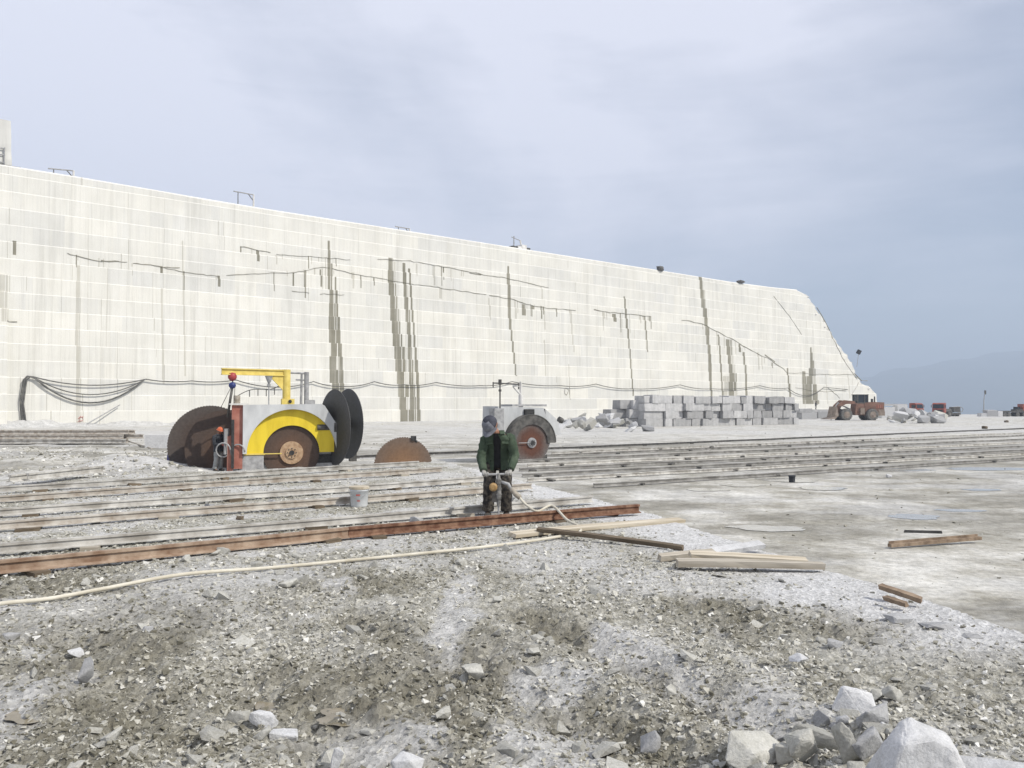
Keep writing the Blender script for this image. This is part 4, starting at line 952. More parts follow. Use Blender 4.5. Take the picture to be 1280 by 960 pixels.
def hub(parent, c, r_list, mats, yfront):
    h = MB().cyl((c[0], yfront, c[2]), (c[0], yfront + 0.06, c[2]), r_list[0], n=28).build('hub', M[mats[0]], parent)
    MB().cyl((c[0], yfront - 0.05, c[2]), (c[0], yfront, c[2]), r_list[1], n=24).build('flange', M[mats[1]], h)
    mb = MB(); mb.cyl((c[0], yfront - 0.09, c[2]), (c[0], yfront - 0.04, c[2]), r_list[2], n=16)
    for i in range(8):
        a = i * math.pi / 4; mb.cyl((c[0] + r_list[1] * 0.72 * math.cos(a), yfront - 0.075, c[2] + r_list[1] * 0.72 * math.sin(a)), (c[0] + r_list[1] * 0.72 * math.cos(a), yfront - 0.05, c[2] + r_list[1] * 0.72 * math.sin(a)), 0.025, n=6)
    mb.build('bolt_ring', M[mats[2]], h); return h
def blade_part(parent, loc, R, mat, rz=0.0, teeth=90):
    o = disc(MB(), R, 0.022, teeth).build('blade', M[mat], parent); o.location = loc; o.rotation_euler = (0, 0.1, rz); return o
c0 = PD(365, 566, 33.2); S1 = Vector((c0.x, c0.y, FLOOR))
saw = empty('stone_saw', S1, YAW)
tag(saw, 'yellow and grey stone sawing machine with jib crane and large circular blades', 'saw machine', 'stone sawing machines')
HZ = c0.z - FLOOR
OUTL = [(1.92, HZ - 0.02), (1.92, 1.62), (1.22, 2.72), (-1.90, 2.68), (-1.90, HZ - 0.02)]
def ray_out(a):
    dx, dz = math.cos(a), math.sin(a); best = 9
    poly = OUTL + [OUTL[0]]
    for p, q in zip(poly[:-1], poly[1:]):
        ex, ez = q[0] - p[0], q[1] - p[1]; den = dx * ez - dz * ex
        if abs(den) < 1e-9: continue
        t_ = (p[0] * ez - (p[1] - HZ) * ex) / den; s_ = (p[0] * dz - (p[1] - HZ) * dx) / den
        if t_ > 0.3 and -1e-6 <= s_ <= 1 + 1e-6: best = min(best, t_)
    return best
mb = MB(); rings = []; RG = 1.75
for i in range(49):
    a = math.pi * i / 48; r = max(ray_out(max(0.001, min(math.pi - 0.001, a))), RG + 0.03)
    ci, si = math.cos(a), math.sin(a)
    rings.append([(RG * ci, -0.16, HZ + RG * si), (r * ci, -0.16, HZ + r * si), (r * ci, 0.36, HZ + r * si), (RG * ci, 0.36, HZ + RG * si)])
mb.loft(rings); mb.build('front_frame', M['grey_paint'], saw)
mb = MB(); rings = []
for i in range(49):
    a = math.pi * i / 48; ci, si = math.cos(a), math.sin(a); rings.append([(1.10 * ci, 0.06, HZ + 1.10 * si), (RG * 1.01 * ci, 0.06, HZ + RG * 1.01 * si), (RG * 1.01 * ci, 0.10, HZ + RG * 1.01 * si), (1.10 * ci, 0.10, HZ + 1.10 * si)])
mb.loft(rings); mb.build('blade_guard', M['yellow'], saw, smooth=False)
MB().box((-1.45, 0.04, HZ - 0.03), (0.80, 0.08, 0.06)).box((-0.75, 0.02, HZ - 0.02), (0.7, 0.05, 0.035)).build('guard_rail', M['yellow_pale'], saw)
mb = MB(); mb.prism([(1.89, 0.25), (1.89, 1.6), (1.20, 2.68), (-1.87, 2.64), (-1.87, 0.25)], 0.36, 1.9); mb.build('body', M['grey_paint'], saw)
MB().box((-1.55, 0.28, 0.36), (0.92, 0.5, 0.62)).box((0.1, 1.0, 0.15), (3.6, 1.5, 0.3)).build('skirt', M['steel'], saw)
MB().box((1.45, 0.5, 0.4), (1.0, 0.4, 0.5)).build('lower_right_box', M['black'], saw)  # plain black box at the lower right of the body, below the guard
mb = MB()
for x in (-1.7, 1.7):
    for y in (0.5, 1.7): mb.tube([(x, y - 0.07, 0.18), (x, y + 0.07, 0.18)], 0.22, 16)
mb.build('track_wheels', M['dark_steel'], saw)
b_ = blade_part(saw, (0, 0.2, HZ), 1.12, 'blade_brown'); hub(saw, (0, 0, HZ), (0.46, 0.24, 0.10), ('hub_tan', 'hub_tan', 'black'), 0.10)
# red column with control cabinet
MB().box((-2.10, 0.15, 1.42), (0.40, 0.34, 2.5)).build('column', M['red_paint'], saw)
MB().box((-2.27, -0.03, 1.15), (0.10, 0.22, 1.9)).build('gap_shade_strip', M['black'], saw)  # solid black strip stands in for the shade of the gap at the column
MB().box((-2.05, 0.12, 2.71), (0.7, 0.5, 0.05)).build('column_cap', M['white_paint'], saw)
MB().box((-2.50, 0.0, 1.25), (0.26, 0.05, 1.0), Matrix.Rotation(0.9, 3, 'Z')).build('cabinet_door', M['steel'], saw)
MB().box((-2.36, 0.3, 0.75), (0.2, 0.6, 1.4)).build('slide_post', M['red_paint'], saw)
for i, (x, z) in enumerate(((-2.62, 0.92), (-2.08, 0.85))):
    mb = MB(); mb.tube([(x + 0.26 * math.cos(q * 0.45), -0.18 + 0.02 * q, z + 0.28 * math.sin(q * 0.45)) for q in range(15)], 0.028, 8); mb.build('coiled_hose', M['steel'], saw, True)
MB().cyl((-2.1, 0.4, 2.68), (-2.1, 0.4, 3.05), 0.13, n=12).build('air_filter', M['wood_grey'], saw)
# jib crane
def rootp(px, py, Y): return local_of(S1, YAW, PD(px, py, Y))
pb = rootp(358, 503, 33.9); pz = rootp(358, 462, 33.9).z
MB().cyl((pb.x, pb.y, 2.6), (pb.x, pb.y, pz), 0.16, n=16).build('crane_post', M['yellow_pale'], saw, False)
MB().box((pb.x + 0.05, pb.y, 2.80), (0.5, 0.42, 0.26)).build('crane_foot', M['yellow_pale'], saw)
MB().cyl((pb.x + 0.12, pb.y - 0.25, 2.82), (pb.x + 0.12, pb.y - 0.2, 2.82), 0.07, n=12).build('hole_shade_disc', M['black'], saw)  # flat black disc drawn for the dark inside of a hole
be = rootp(277, 463.5, 32.3); bs = Vector((pb.x, pb.y, pz - 0.14)); be = Vector((be.x, be.y, bs.z))
def beam(a, b, wd, hh, mats=('yellow_pale',)):
    d = (b - a); L = d.length; ang = math.atan2(d.y, d.x); mb = MB()
    mb.box((L / 2, 0, hh / 2 - 0.02), (L, wd, 0.04)); mb.box((L / 2, 0, -hh / 2 + 0.02), (L, wd, 0.04)); mb.box((L / 2, 0, 0), (L, wd * 0.3, hh - 0.08))
    o = mb.build('crane_beam', M[mats[0]], saw); o.location = a; o.rotation_euler = (0, 0, ang); return o
beam(bs, be, 0.16, 0.26)
dr_ = (be - bs).normalized()
mb = MB(); br = Vector((0, 0, 0)); p1 = bs + dr_ * 0.1 + Vector((0, 0, -0.12)); p2 = bs + dr_ * 0.75 + Vector((0, 0, -0.12)); p3 = bs + dr_ * 0.12 + Vector((0, 0, -0.75)); sd = Vector((-dr_.y, dr_.x, 0)) * 0.03
mb.add([p1 - sd, p2 - sd, p3 - sd, p1 + sd, p2 + sd, p3 + sd], [(0, 1, 2), (5, 4, 3), (0, 3, 4, 1), (1, 4, 5, 2), (2, 5, 3, 0)]); mb.build('gusset', M['yellow_pale'], saw)
hp = bs + (be - bs) * 0.84
hz_ = hp + Vector((0, 0, -0.20)); hs = MB().sphere(hz_, (0.17, 0.15, 0.17), 14, 10).box(hz_ + Vector((0, 0, 0.08)), (0.24, 0.2, 0.12)).build('hoist', M['red_bright'], saw, True)
hk = hp + Vector((0.0, 0, -0.54)); MB().sphere(hk, (0.14, 0.12, 0.13), 12, 8).build('hook_block', M['blue'], saw, True)
MB().tube([hz_ + Vector((0.02, 0, -0.1)), hk], 0.03, 6).build('hoist_chain', M['dark_steel'], saw)
dn = Vector((-2.42, hk.y + 0.5, 2.2)); MB().tube([hk + Vector((0, 0, -0.08)), hk.lerp(dn, 0.5), dn], 0.055, 6).tube([hk + Vector((-0.05, 0, -0.08)), dn + Vector((-0.25, 0, 0.4))], 0.012, 5).tube([hk + Vector((0.1, 0, -0.05)), dn + Vector((0.2, 0, 0.2))], 0.012, 5).build('lifting_sling', M['cable'], saw, True)
g1 = rootp(383, 503, 35.0); gz1 = rootp(383, 465, 35.0).z
MB().cyl((g1.x, g1.y, 2.5), (g1.x, g1.y, gz1), 0.10, n=12).box((g1.x + 0.12, g1.y - 0.1, 2.78), (0.4, 0.35, 0.22)).build('pump_post', M['steel'], saw)
MB().tube([(g1.x, g1.y, gz1 - 0.06), (g1.x - 0.75, g1.y, gz1 - 0.04)], 0.045, 8).tube([(g1.x, g1.y, gz1 - 0.35), (g1.x - 0.45, g1.y, gz1 - 0.33)], 0.035, 8).tube([(g1.x - 0.2, g1.y, gz1 - 0.1), (g1.x - 0.22, g1.y, 2.6)], 0.05, 8).build('pump_arm', M['steel'], saw)
f1 = rootp(336, 503, 33.4); fz1 = rootp(336, 470, 33.4).z
MB().cyl((f1.x, f1.y, 2.6), (f1.x, f1.y, fz1 - 0.4), 0.025, n=8).cyl((f1.x, f1.y, fz1 - 0.34), (f1.x, f1.y, fz1), 0.03, 0.16, n=12).cyl((f1.x, f1.y, fz1 - 0.42), (f1.x, f1.y, fz1 - 0.33), 0.07, n=10).build('warning_lamp', M['steel'], saw)
mb = MB(); q0 = Vector((-2.1, 0.4, 3.02)); q1 = Vector((pb.x, pb.y, 3.75))
cp = [q0.lerp(q1, i / 12) + Vector((0, 0, 0.14 * math.sin(i * 0.5) - 0.1 * math.sin(math.pi * i / 12))) for i in range(13)]
mb.tube(cp, 0.018, 6)
for i in (3, 5, 7, 9): mb.box(cp[i] + Vector((0, 0, -0.14)), (0.035, 0.03, 0.26))
mb.build('control_cable', M['cable'], saw)
# cross-cut blades on the right, long blades on the left
for px, py, Y, R in ((418, 534, 33.9, 1.56), (435, 529.5, 36.0, 1.52)):
    l = rootp(px, py, Y); o = blade_part(saw, l, R, 'blade_black', math.pi / 2 + XYAW)
    MB().cyl((l.x - 0.05, l.y, l.z), (l.x + 0.05, l.y, l.z), 0.3, n=20).build('blade_collar', M['dark_steel'], saw)
la, lb_ = rootp(418, 534, 33.9), rootp(435, 529.5, 36.0)
MB().tube([(1.0, la.y, la.z), la, lb_], 0.12, 12).box((lb_.x + 0.25, lb_.y + 0.2, lb_.z - 0.85), (0.3, 0.3, 1.6)).build('cross_shaft', M['dark_steel'], saw)
for px, py, Y, R, mt in ((263, 557, 35.0, 1.70, 'blade_dark'), (283, 561, 34.2, 1.62, 'blade_brown')):
    l = rootp(px, py, Y); blade_part(saw, l, R, mt)
    MB().cyl((l.x, l.y - 0.05, l.z), (l.x, l.y + 0.05, l.z), 0.32, n=20).build('blade_collar', M['dark_steel'], saw)
la, lb_ = rootp(263, 557, 35.0), rootp(283, 561, 34.2)
MB().tube([la, lb_], 0.12, 12).box(((lb_.x - 1.9) / 2, lb_.y + 0.25, lb_.z), (abs(lb_.x + 1.9) + 0.3, 0.3, 0.35)).build('long_shaft', M['dark_steel'], saw)

# second saw behind the worker
c2 = PD(665, 553.5, 38.6); S2 = Vector((c2.x, c2.y, FLOOR)); H2 = c2.z - FLOOR
YAW2 = math.radians(30)
s2 = empty('stone_saw', S2, YAW2); tag(s2, 'dusty white stone sawing machine with rusty blade behind the worker', 'saw machine', 'stone sawing machines')
def r2p(px, py, Y): return local_of(S2, YAW2, PD(px, py, Y))
mb = MB(); mb.prism([(1.25, 0.9), (1.25, 1.5), (0.85, 2.55), (-1.7, 2.62), (-1.75, 0.3), (1.0, 0.3)], 0.35, 1.7); mb.build('body', M['grey_paint'], s2)
MB().box((0.15, 1.0, 2.66), (1.9, 1.1, 0.10)).build('deck', M['steel'], s2)
MB().box((0.02, 0.30, 2.33), (0.52, 0.14, 0.30)).build('vent', M['black'], s2)
MB().box((-1.78, 0.2, 1.9), (0.5, 0.5, 1.25)).build('control_box', M['steel'], s2)
mb = MB(); mb.prism([(1.3, 1.2), (2.05, 1.25), (1.75, 2.0), (1.1, 2.5)], 0.6, 1.8); mb.build('side_wing', M['grey_paint'], s2)
MB().tube([(1.95, 0.7, 2.0), (2.15, 0.7, 1.9)], 0.14, 12).build('motor', M['dark_steel'], s2)
mb = MB(); rings = []
for i in range(41):
    a = -0.02 + (math.pi + 0.04) * i / 40; ci, si = math.cos(a), math.sin(a); rings.append([(0.86 * ci, -0.02, H2 + 0.86 * si), (1.30 * ci, -0.02, H2 + 1.30 * si), (1.33 * ci, 0.34, H2 + 1.33 * si), (0.86 * ci, 0.02, H2 + 0.86 * si)])
mb.loft(rings); mb.build('blade_guard', M['dark_steel'], s2)
mb = MB(); rings = []
for i in range(41):
    a = (math.pi) * i / 40; ci, si = math.cos(a), math.sin(a); rings.append([(1.29 * ci, -0.04, H2 + 1.29 * si), (1.33 * ci, -0.04, H2 + 1.33 * si), (1.33 * ci, 0.36, H2 + 1.33 * si), (1.29 * ci, 0.36, H2 + 1.29 * si)])
mb.loft(rings); mb.build('guard_rim', M['dark_steel'], s2)
blade_part(s2, (0, 0.06, H2), 0.98, 'blade_rust', 0, 60); hub(s2, (0, 0, H2), (0.24, 0.17, 0.09), ('steel', 'steel', 'black'), -0.02)
MB().tube([(0, -0.05, H2), (-0.75, -0.05, H2 + 0.01)], 0.018, 6).build('water_pipe', M['steel'], s2)
mb = MB()
for x in (-1.4, 0.9):
    for y in (0.5, 1.6): mb.tube([(x, y - 0.07, 0.2), (x, y + 0.07, 0.2)], 0.22, 16)
mb.build('track_wheels', M['dark_steel'], s2)
p = r2p(651, 505, 39.4); zt = r2p(651, 477, 39.4).z
MB().cyl((p.x, p.y, 2.5), (p.x, p.y, 3.15), 0.11, n=12).cyl((p.x, p.y, 3.1), (p.x, p.y, zt), 0.06, n=10).tube([(p.x, p.y, 3.15), (p.x - 0.42, p.y, 3.55)], 0.045, 6).tube([(p.x - 0.45, p.y, 3.58), (p.x + 0.1, p.y, 3.56)], 0.03, 6).build('pump_post', M['white_paint'], s2)
q = r2p(625, 507, 38.0); zq = r2p(625, 474.5, 38.0).z; zq2 = zq - 0.12
MB().cyl((q.x, q.y, 2.2), (q.x, q.y, zq), 0.035, n=8).tube([(q.x - 0.36, q.y, zq2 - 0.25), (q.x - 0.36, q.y, zq2)], 0.03, 6).tube([(q.x - 0.36, q.y, zq2 - 0.04), (p.x - 0.1, p.y, zq2 - 0.06)], 0.035, 6).box((q.x, q.y, zq - 0.1), (0.12, 0.1, 0.22)).box((q.x, q.y, zq - 0.5), (0.1, 0.1, 0.1)).tube([(p.x - 0.12, p.y, zq2), (p.x - 0.12, p.y, zq2 - 0.3)], 0.03, 6).build('lamp_mast', M['dark_steel'], s2)

# half sunk blade standing in its cut
cb = PD(504, 583, 36.0); sb = empty('sunken_blade', (cb.x, cb.y, FLOOR), YAW - 0.1)
o = disc(MB(), 1.28, 0.025, 72, tooth=0.03).build('disc', M['blade_tan'], sb); o.location = (0, 0, cb.z - FLOOR)
MB().box((0.45, 0, cb.z - FLOOR + 1.22), (0.22, 0.16, 0.2)).tube([(0.45, 0, cb.z - FLOOR + 1.2), (0.6, 0, cb.z - FLOOR + 1.05)], 0.05, 8).build('clamp', M['black'], sb)
tag(sb, 'tan toothed saw blade half sunk in its cut in the floor', 'saw blade')

# ------------------------------------------------------------------ people
def ring(c, rx, ry, n=16, ax=None, a0=0.0, a1=2 * math.pi, wob=0.0, seed=0, end=False):
    c = Vector(c); out = []
    ax = ax or (Vector((1, 0, 0)), Vector((0, 1, 0)))
    m = n if not end else n - 1
    for j in range(n):
        a = a0 + (a1 - a0) * j / m
        k = 1 + wob * (float(vnoise(np.array([math.cos(a) * 1.7 + c.z * 9]), np.array([math.sin(a) * 1.7 + c.z * 5]), seed)[0]) - 0.5)
        out.append(c + ax[0] * (math.cos(a) * rx * k) + ax[1] * (math.sin(a) * ry * k))
    return out
def wob_tube(mb, pts, rs, n=12, wob=0.25, seed=0, mi=0):
    # densely resampled sleeve or trouser leg with folds
    P_ = [Vector(p) for p in pts]; out = []; rr_ = []
    for i in range(len(P_) - 1):
        for q in range(5):
            k = q / 5; out.append(P_[i].lerp(P_[i + 1], k)); rr_.append(rs[i] + (rs[i + 1] - rs[i]) * k)
    out.append(P_[-1]); rr_.append(rs[-1])
    sm = [out[0]] + [(out[i - 1] + out[i] * 2 + out[i + 1]) / 4 for i in range(1, len(out) - 1)] + [out[-1]]
    rnd = random.Random(seed); rr_ = [r * (1 + wob * (0.5 * math.sin(i * 1.9 + seed) * rnd.random() )) * (1) for i, r in enumerate(rr_)]
    mb.tube(sm, rr_, n, mi)
def hand(mb, wrist, grip, axis, side, n=6):
    # palm from wrist to grip, four fingers curling round `axis`, thumb from the side of the palm
    wrist = Vector(wrist); grip = Vector(grip); d = (grip - wrist).normalized(); ax = Vector(axis).normalized(); nrm = d.cross(ax).normalized()
    if nrm.y > 0: nrm = -nrm
    pal = wrist + d * 0.065
    mb.tube([wrist - d * 0.02, wrist + d * 0.03, pal, pal + d * 0.025], [0.028, 0.036, 0.042, 0.036], 8, squash=0.6)
    for i in range(4):
        o = ax * (-0.033 + 0.022 * i); ln = (0.9, 1.0, 0.96, 0.78)[i if side > 0 else 3 - i]
        b = pal + d * 0.02 + o
        mb.tube([b, b + d * 0.03 * ln + nrm * 0.012, b + d * 0.045 * ln + nrm * 0.034, b + d * 0.03 * ln + nrm * 0.055, b + d * 0.008 + nrm * 0.056], [0.0105, 0.0105, 0.0098, 0.009, 0.007], n)
    tb = wrist + d * 0.03 - ax * (0.03 * side)
    mb.tube([tb, tb - ax * 0.022 * side + d * 0.025 + nrm * 0.015, tb - ax * 0.012 * side + d * 0.05 + nrm * 0.04, tb + d * 0.055 + nrm * 0.058], [0.013, 0.012, 0.0105, 0.008], n)
def make_person(root, J, mats, headgear, jacket_open=False, gloves=True, shirt=None, bulk=1.0, hands_axis=(1, 0, 0), HS=1.0):
    V3 = {k: Vector(v) for k, v in J.items()}
    # body grown over a skeleton
    names = ['pelvis', 'waist', 'chest', 'neck', 'headbase', 'shL', 'elL', 'wrL', 'shR', 'elR', 'wrR', 'hipL', 'knL', 'anL', 'toL', 'hipR', 'knR', 'anR', 'toR']
    ed = [('pelvis', 'waist'), ('waist', 'chest'), ('chest', 'neck'), ('neck', 'headbase'), ('chest', 'shL'), ('shL', 'elL'), ('elL', 'wrL'), ('chest', 'shR'), ('shR', 'elR'), ('elR', 'wrR'), ('pelvis', 'hipL'), ('hipL', 'knL'), ('knL', 'anL'), ('anL', 'toL'), ('pelvis', 'hipR'), ('hipR', 'knR'), ('knR', 'anR'), ('anR', 'toR')]
    rad = dict(pelvis=.10, waist=.092, chest=.095, neck=.058, headbase=.062, shL=.044, shR=.044, elL=.040, elR=.042, wrL=.028, wrR=.028, hipL=.082, hipR=.082, knL=.055, knR=.055, anL=.038, anR=.038, toL=.022, toR=.022)
    me = bpy.data.meshes.new('body_skeleton'); me.from_pydata([V3[n][:] for n in names], [(names.index(a), names.index(b)) for a, b in ed], [])
    o = bpy.data.objects.new('body_skeleton', me); COL.objects.link(o)
    o.modifiers.new('skin', 'SKIN'); sv = me.skin_vertices[0].data
    for i, n in enumerate(names): sv[i].radius = (rad[n], rad[n]); sv[i].use_root = (n == 'pelvis')
    sd_ = o.modifiers.new('sub', 'SUBSURF'); sd_.levels = 2; sd_.render_levels = 2
    dg = bpy.context.evaluated_depsgraph_get(); dg.update(); em = bpy.data.meshes.new_from_object(o.evaluated_get(dg))
    mb = MB(); mb.add([v.co[:] for v in em.vertices], [tuple(p.vertices) for p in em.polygons])
    bpy.data.objects.remove(o); bpy.data.meshes.remove(em)
    hc = V3['head']; up = (V3['headbase'] - hc) * -1; up.normalize(); fw = V3['face'].normalized(); fw = (fw - up * fw.dot(up)).normalized(); rt = fw.cross(up).normalized()
    hr = 0.118 * HS
    rings = []
    for i in range(13):
        th = math.pi * (0.02 + 0.96 * i / 12); zz = -math.cos(th) * hr * 1.08; rr_ = math.sin(th); rg = []
        for j in range(18):
            a = 2 * math.pi * j / 18; x_, y_ = math.cos(a), math.sin(a)
            wx = 0.079 * rr_ * HS; wy = 0.096 * rr_ * HS
            if zz < -0.02: wx *= 1 + 1.6 * (zz + 0.02); 
            k = 1.0
            if y_ > 0.85 and -0.045 < zz < 0.02: k = 1.20                        # nose
            if y_ > 0.55 and y_ < 0.93 and 0.0 < zz < 0.04: k = 0.94              # eye sockets
            if abs(x_) > 0.93 and -0.03 < zz < 0.03: k = 1.18                     # ears
            if y_ > 0.9 and -0.075 < zz < -0.06: k = 0.95                        # mouth line
            rg.append(hc + rt * (x_ * wx * k) + fw * (y_ * wy * k) + up * zz)
        rings.append(rg)
    mb.loft(rings)
    body = mb.build('body', M['skin'], root, True)
    mb = MB()
    for s in (-1, 1): mb.sphere(hc + fw * 0.086 + rt * 0.032 * s + up * 0.018, 0.011, 8, 6)
    mb.build('eyes', M['black'], root, True)
    # hair
    mb = MB(); rings = []
    for i in range(5):
        th = math.pi * (0.42 + 0.14 * i); rings.append([hc + rt * (math.cos(a) * HS * 0.085 * math.sin(th)) + fw * (math.sin(a) * 0.102 * math.sin(th) - 0.006) - up * (hr * 1.1 * math.cos(th)) for a in [math.pi * (0.93 + 1.14 * j / 12) for j in range(13)]])
    mb.loft(rings, closed=False, cap=False); mb.build('hair', M['black'], root, True)
    if headgear == 'cap':
        for nm, mt, a_rng in (('cap', 'cap', None), ):
            mb = MB(); rings = []
            for i in range(7):
                th = math.pi * 0.5 * i / 6.3; rings.append([hc + rt * (math.cos(a) * HS * 0.096 * math.cos(th)) + fw * (math.sin(a) * HS * 0.113 * math.cos(th)) + up * (0.03 + HS * 0.118 * math.sin(th)) for a in [2 * math.pi * j / 20 for j in range(20)]])
            mb.loft(rings); cp_ = mb.build('cap', M['cap'], root, True)
        mb = MB(); rings = []
        for i in range(6):
            th = math.pi * 0.5 * i / 6.6; rings.append([hc + rt * (math.cos(a) * HS * 0.099 * math.cos(th)) + fw * (math.sin(a) * HS * 0.116 * math.cos(th)) + up * (0.03 + HS * 0.121 * math.sin(th)) for a in [math.pi * (0.14 + 0.72 * j / 10) for j in range(11)]])
        mb.loft(rings, closed=False, cap=False); mb.build('front_panel', M['cap_grey'], cp_, True)
        mb = MB(); rings = []
        for i in range(6):
            k = i / 5; rg = []
            for j in range(13):
                a = math.pi * (0.10 + 0.80 * j / 12)
                ex = 1 + k * 0.62 * math.sin(a) ** 1.2
                rg.append(hc + rt * (math.cos(a) * HS * 0.099 * (1 + 0.05 * k)) + fw * (math.sin(a) * HS * 0.113 * ex) + up * (0.036 - 0.02 * k - 0.03 * abs(math.cos(a)) ** 2 * k))
            rings.append(rg)
        lo = [[p - up * 0.006 for p in r] for r in rings]
        mb.loft(rings, closed=False, cap=False); mb.loft(lo, closed=False, cap=False); mb.build('brim', M['cap_grey'], cp_, True)
    else:
        mb = MB(); rings = []
        for i in range(8):
            th = math.pi * 0.5 * i / 7.2; rings.append([hc + rt * (math.cos(a) * 0.112 * math.cos(th)) + fw * (math.sin(a) * 0.13 * math.cos(th)) + up * (0.02 + 0.13 * math.sin(th)) for a in [2 * math.pi * j / 18 for j in range(18)]])
        mb.loft(rings); hm = mb.build('helmet', M[headgear], root, True)
        rings = [[hc + rt * (math.cos(a) * r) + fw * (math.sin(a) * (r * 1.16) + (0.03 if math.sin(a) > 0.5 and r > 0.12 else 0)) + up * z for a in [2 * math.pi * j / 18 for j in range(18)]] for r, z in ((0.108, 0.022), (0.132, 0.016), (0.132, 0.022), (0.108, 0.032))]
        MB().loft(rings).build('helmet_brim', M[headgear], hm, True)
    # trousers
    mb = MB(); b = bulk
    for s in 'LR': wob_tube(mb, [V3['hip' + s] + Vector((0, 0, 0.06)), V3['hip' + s].lerp(V3['kn' + s], 0.5), V3['kn' + s], V3['kn' + s].lerp(V3['an' + s], 0.6), V3['an' + s] + Vector((0, 0, 0.02))], [0.085 * b, 0.102 * b, 0.094 * b, 0.088 * b, 0.09 * b], 14, 0.22, 3 if s == 'L' else 8)
    pv = V3['pelvis']; mb.loft([ring(pv + Vector((0, 0, z)), rx * b, ry * b, 18) for z, rx, ry in ((-0.14, 0.12, 0.10), (-0.06, 0.17, 0.13), (0.03, 0.155, 0.115), (0.10, 0.14, 0.10))])
    mb.build('trousers', M[mats['trousers']], root, True)
    # shoes
    for s in 'LR':
        an, to = V3['an' + s], V3['to' + s]; d = (to - an); d.z = 0; d.normalize(); sdv = Vector((-d.y, d.x, 0)); mb = MB(); rings = []
        for k, wd, hh in ((-0.08, 0.032, 0.055), (-0.05, 0.045, 0.09), (0.0, 0.046, 0.12), (0.06, 0.05, 0.085), (0.13, 0.053, 0.065), (0.18, 0.042, 0.05), (0.205, 0.02, 0.03)):
            c_ = Vector((an.x, an.y, 0)) + d * k; rings.append([c_ + sdv * (wd * q) + Vector((0, 0, hh * r)) for q, r in ((-1, 0), (1, 0), (1.0, 0.5), (0.6, 0.95), (-0.6, 0.95), (-1.0, 0.5))])
        mb.loft(rings); mb.build('shoe', M['shoe'], root)
    # jacket: torso shell and sleeves
    mb = MB(); pts = [V3['pelvis'] + Vector((0, -0.01, -0.13)), V3['pelvis'] + Vector((0, 0, 0.02)), V3['waist'], V3['waist'].lerp(V3['chest'], 0.5), V3['chest'], V3['chest'].lerp(V3['neck'], 0.45), V3['chest'].lerp(V3['neck'], 0.8)]
    rx = [0.205, 0.20, 0.195, 0.20, 0.205, 0.165, 0.10]; ry = [0.165, 0.16, 0.15, 0.145, 0.14, 0.115, 0.085]
    rg = []; dense = []
    for i in range(len(pts) - 1):
        for q in range(4): k = q / 4; dense.append((pts[i].lerp(pts[i + 1], k), rx[i] + (rx[i + 1] - rx[i]) * k, ry[i] + (ry[i + 1] - ry[i]) * k))
    dense.append((pts[-1], rx[-1], ry[-1]))
    shx = (V3['shR'] - V3['shL']); yaw_ax = Vector((shx.x, shx.y, shx.z * 0.6)).normalized(); fwd_ax = Vector((0, 0, 1)).cross(yaw_ax).normalized()
    fa = -math.pi / 2
    for c_, a_, b_ in dense:
        if jacket_open: rg.append(ring(c_, a_ * b, b_ * b, 30, (yaw_ax, fwd_ax), fa + 0.27, fa + 2 * math.pi - 0.27, 0.22, 4, True))
        else: rg.append(ring(c_, a_ * b, b_ * b, 26, (yaw_ax, fwd_ax), 0, 2 * math.pi, 0.18, 4))
    mb.loft(rg, closed=not jacket_open, cap=not jacket_open)
    if jacket_open: mb.loft([[p + (c_ - p) * 0.05 for p in r] for r, (c_, _, _) in zip(rg, dense)], closed=False, cap=False)
    for s in 'LR': wob_tube(mb, [V3['sh' + s].lerp(V3['chest'], 0.25), V3['sh' + s], V3['sh' + s].lerp(V3['el' + s], 0.55), V3['el' + s], V3['el' + s].lerp(V3['wr' + s], 0.55), V3['el' + s].lerp(V3['wr' + s], 0.98)], [0.075 * b, 0.082 * b, 0.076 * b, 0.070 * b, 0.064 * b, 0.056 * b], 14, 0.26, 5 if s == 'L' else 11)
    jk = mb.build('jacket', M[mats['jacket']], root, True)
    nk = V3['chest'].lerp(V3['neck'], 0.72); mb = MB()
    mb.loft([ring(nk + Vector((0, 0.0, z)), r_, r_ * 0.9, 16, (yaw_ax, fwd_ax), fa + 0.5, fa + 2 * math.pi - 0.5, 0, 0, True) for z, r_ in ((-0.02, 0.125), (0.035, 0.108), (0.05, 0.118), (0.0, 0.145))], closed=False, cap=False)
    mb.build('collar', M[mats['jacket']], jk, True)
    if jacket_open:
        for s in (-1, 1):
            c_ = V3['chest'].lerp(V3['waist'], 0.22); p0 = c_ + yaw_ax * (0.115 * s) - fwd_ax * 0.128 * b
            MB().box(p0, (0.11, 0.018, 0.035), Matrix.Rotation(0.12 * s, 3, 'Y') @ Matrix.Rotation(0.35 * s, 3, 'Z')).build('pocket_flap', M[mats['jacket']], jk)
    if shirt:
        mb = MB(); mb.loft([ring(c_, a_ * 0.88 * b, b_ * 0.96 * b, 20, (yaw_ax, fwd_ax)) for c_, a_, b_ in dense[1:]]); mb.build('shirt', M[shirt], root, True)
    for s, sg in (('L', -1), ('R', 1)):
        mb = MB(); hand(mb, V3['wr' + s], V3['gr' + s], hands_axis, sg)
        mb.build('glove' if gloves else 'hand', M['glove' if gloves else 'skin'], root if gloves else body, True)

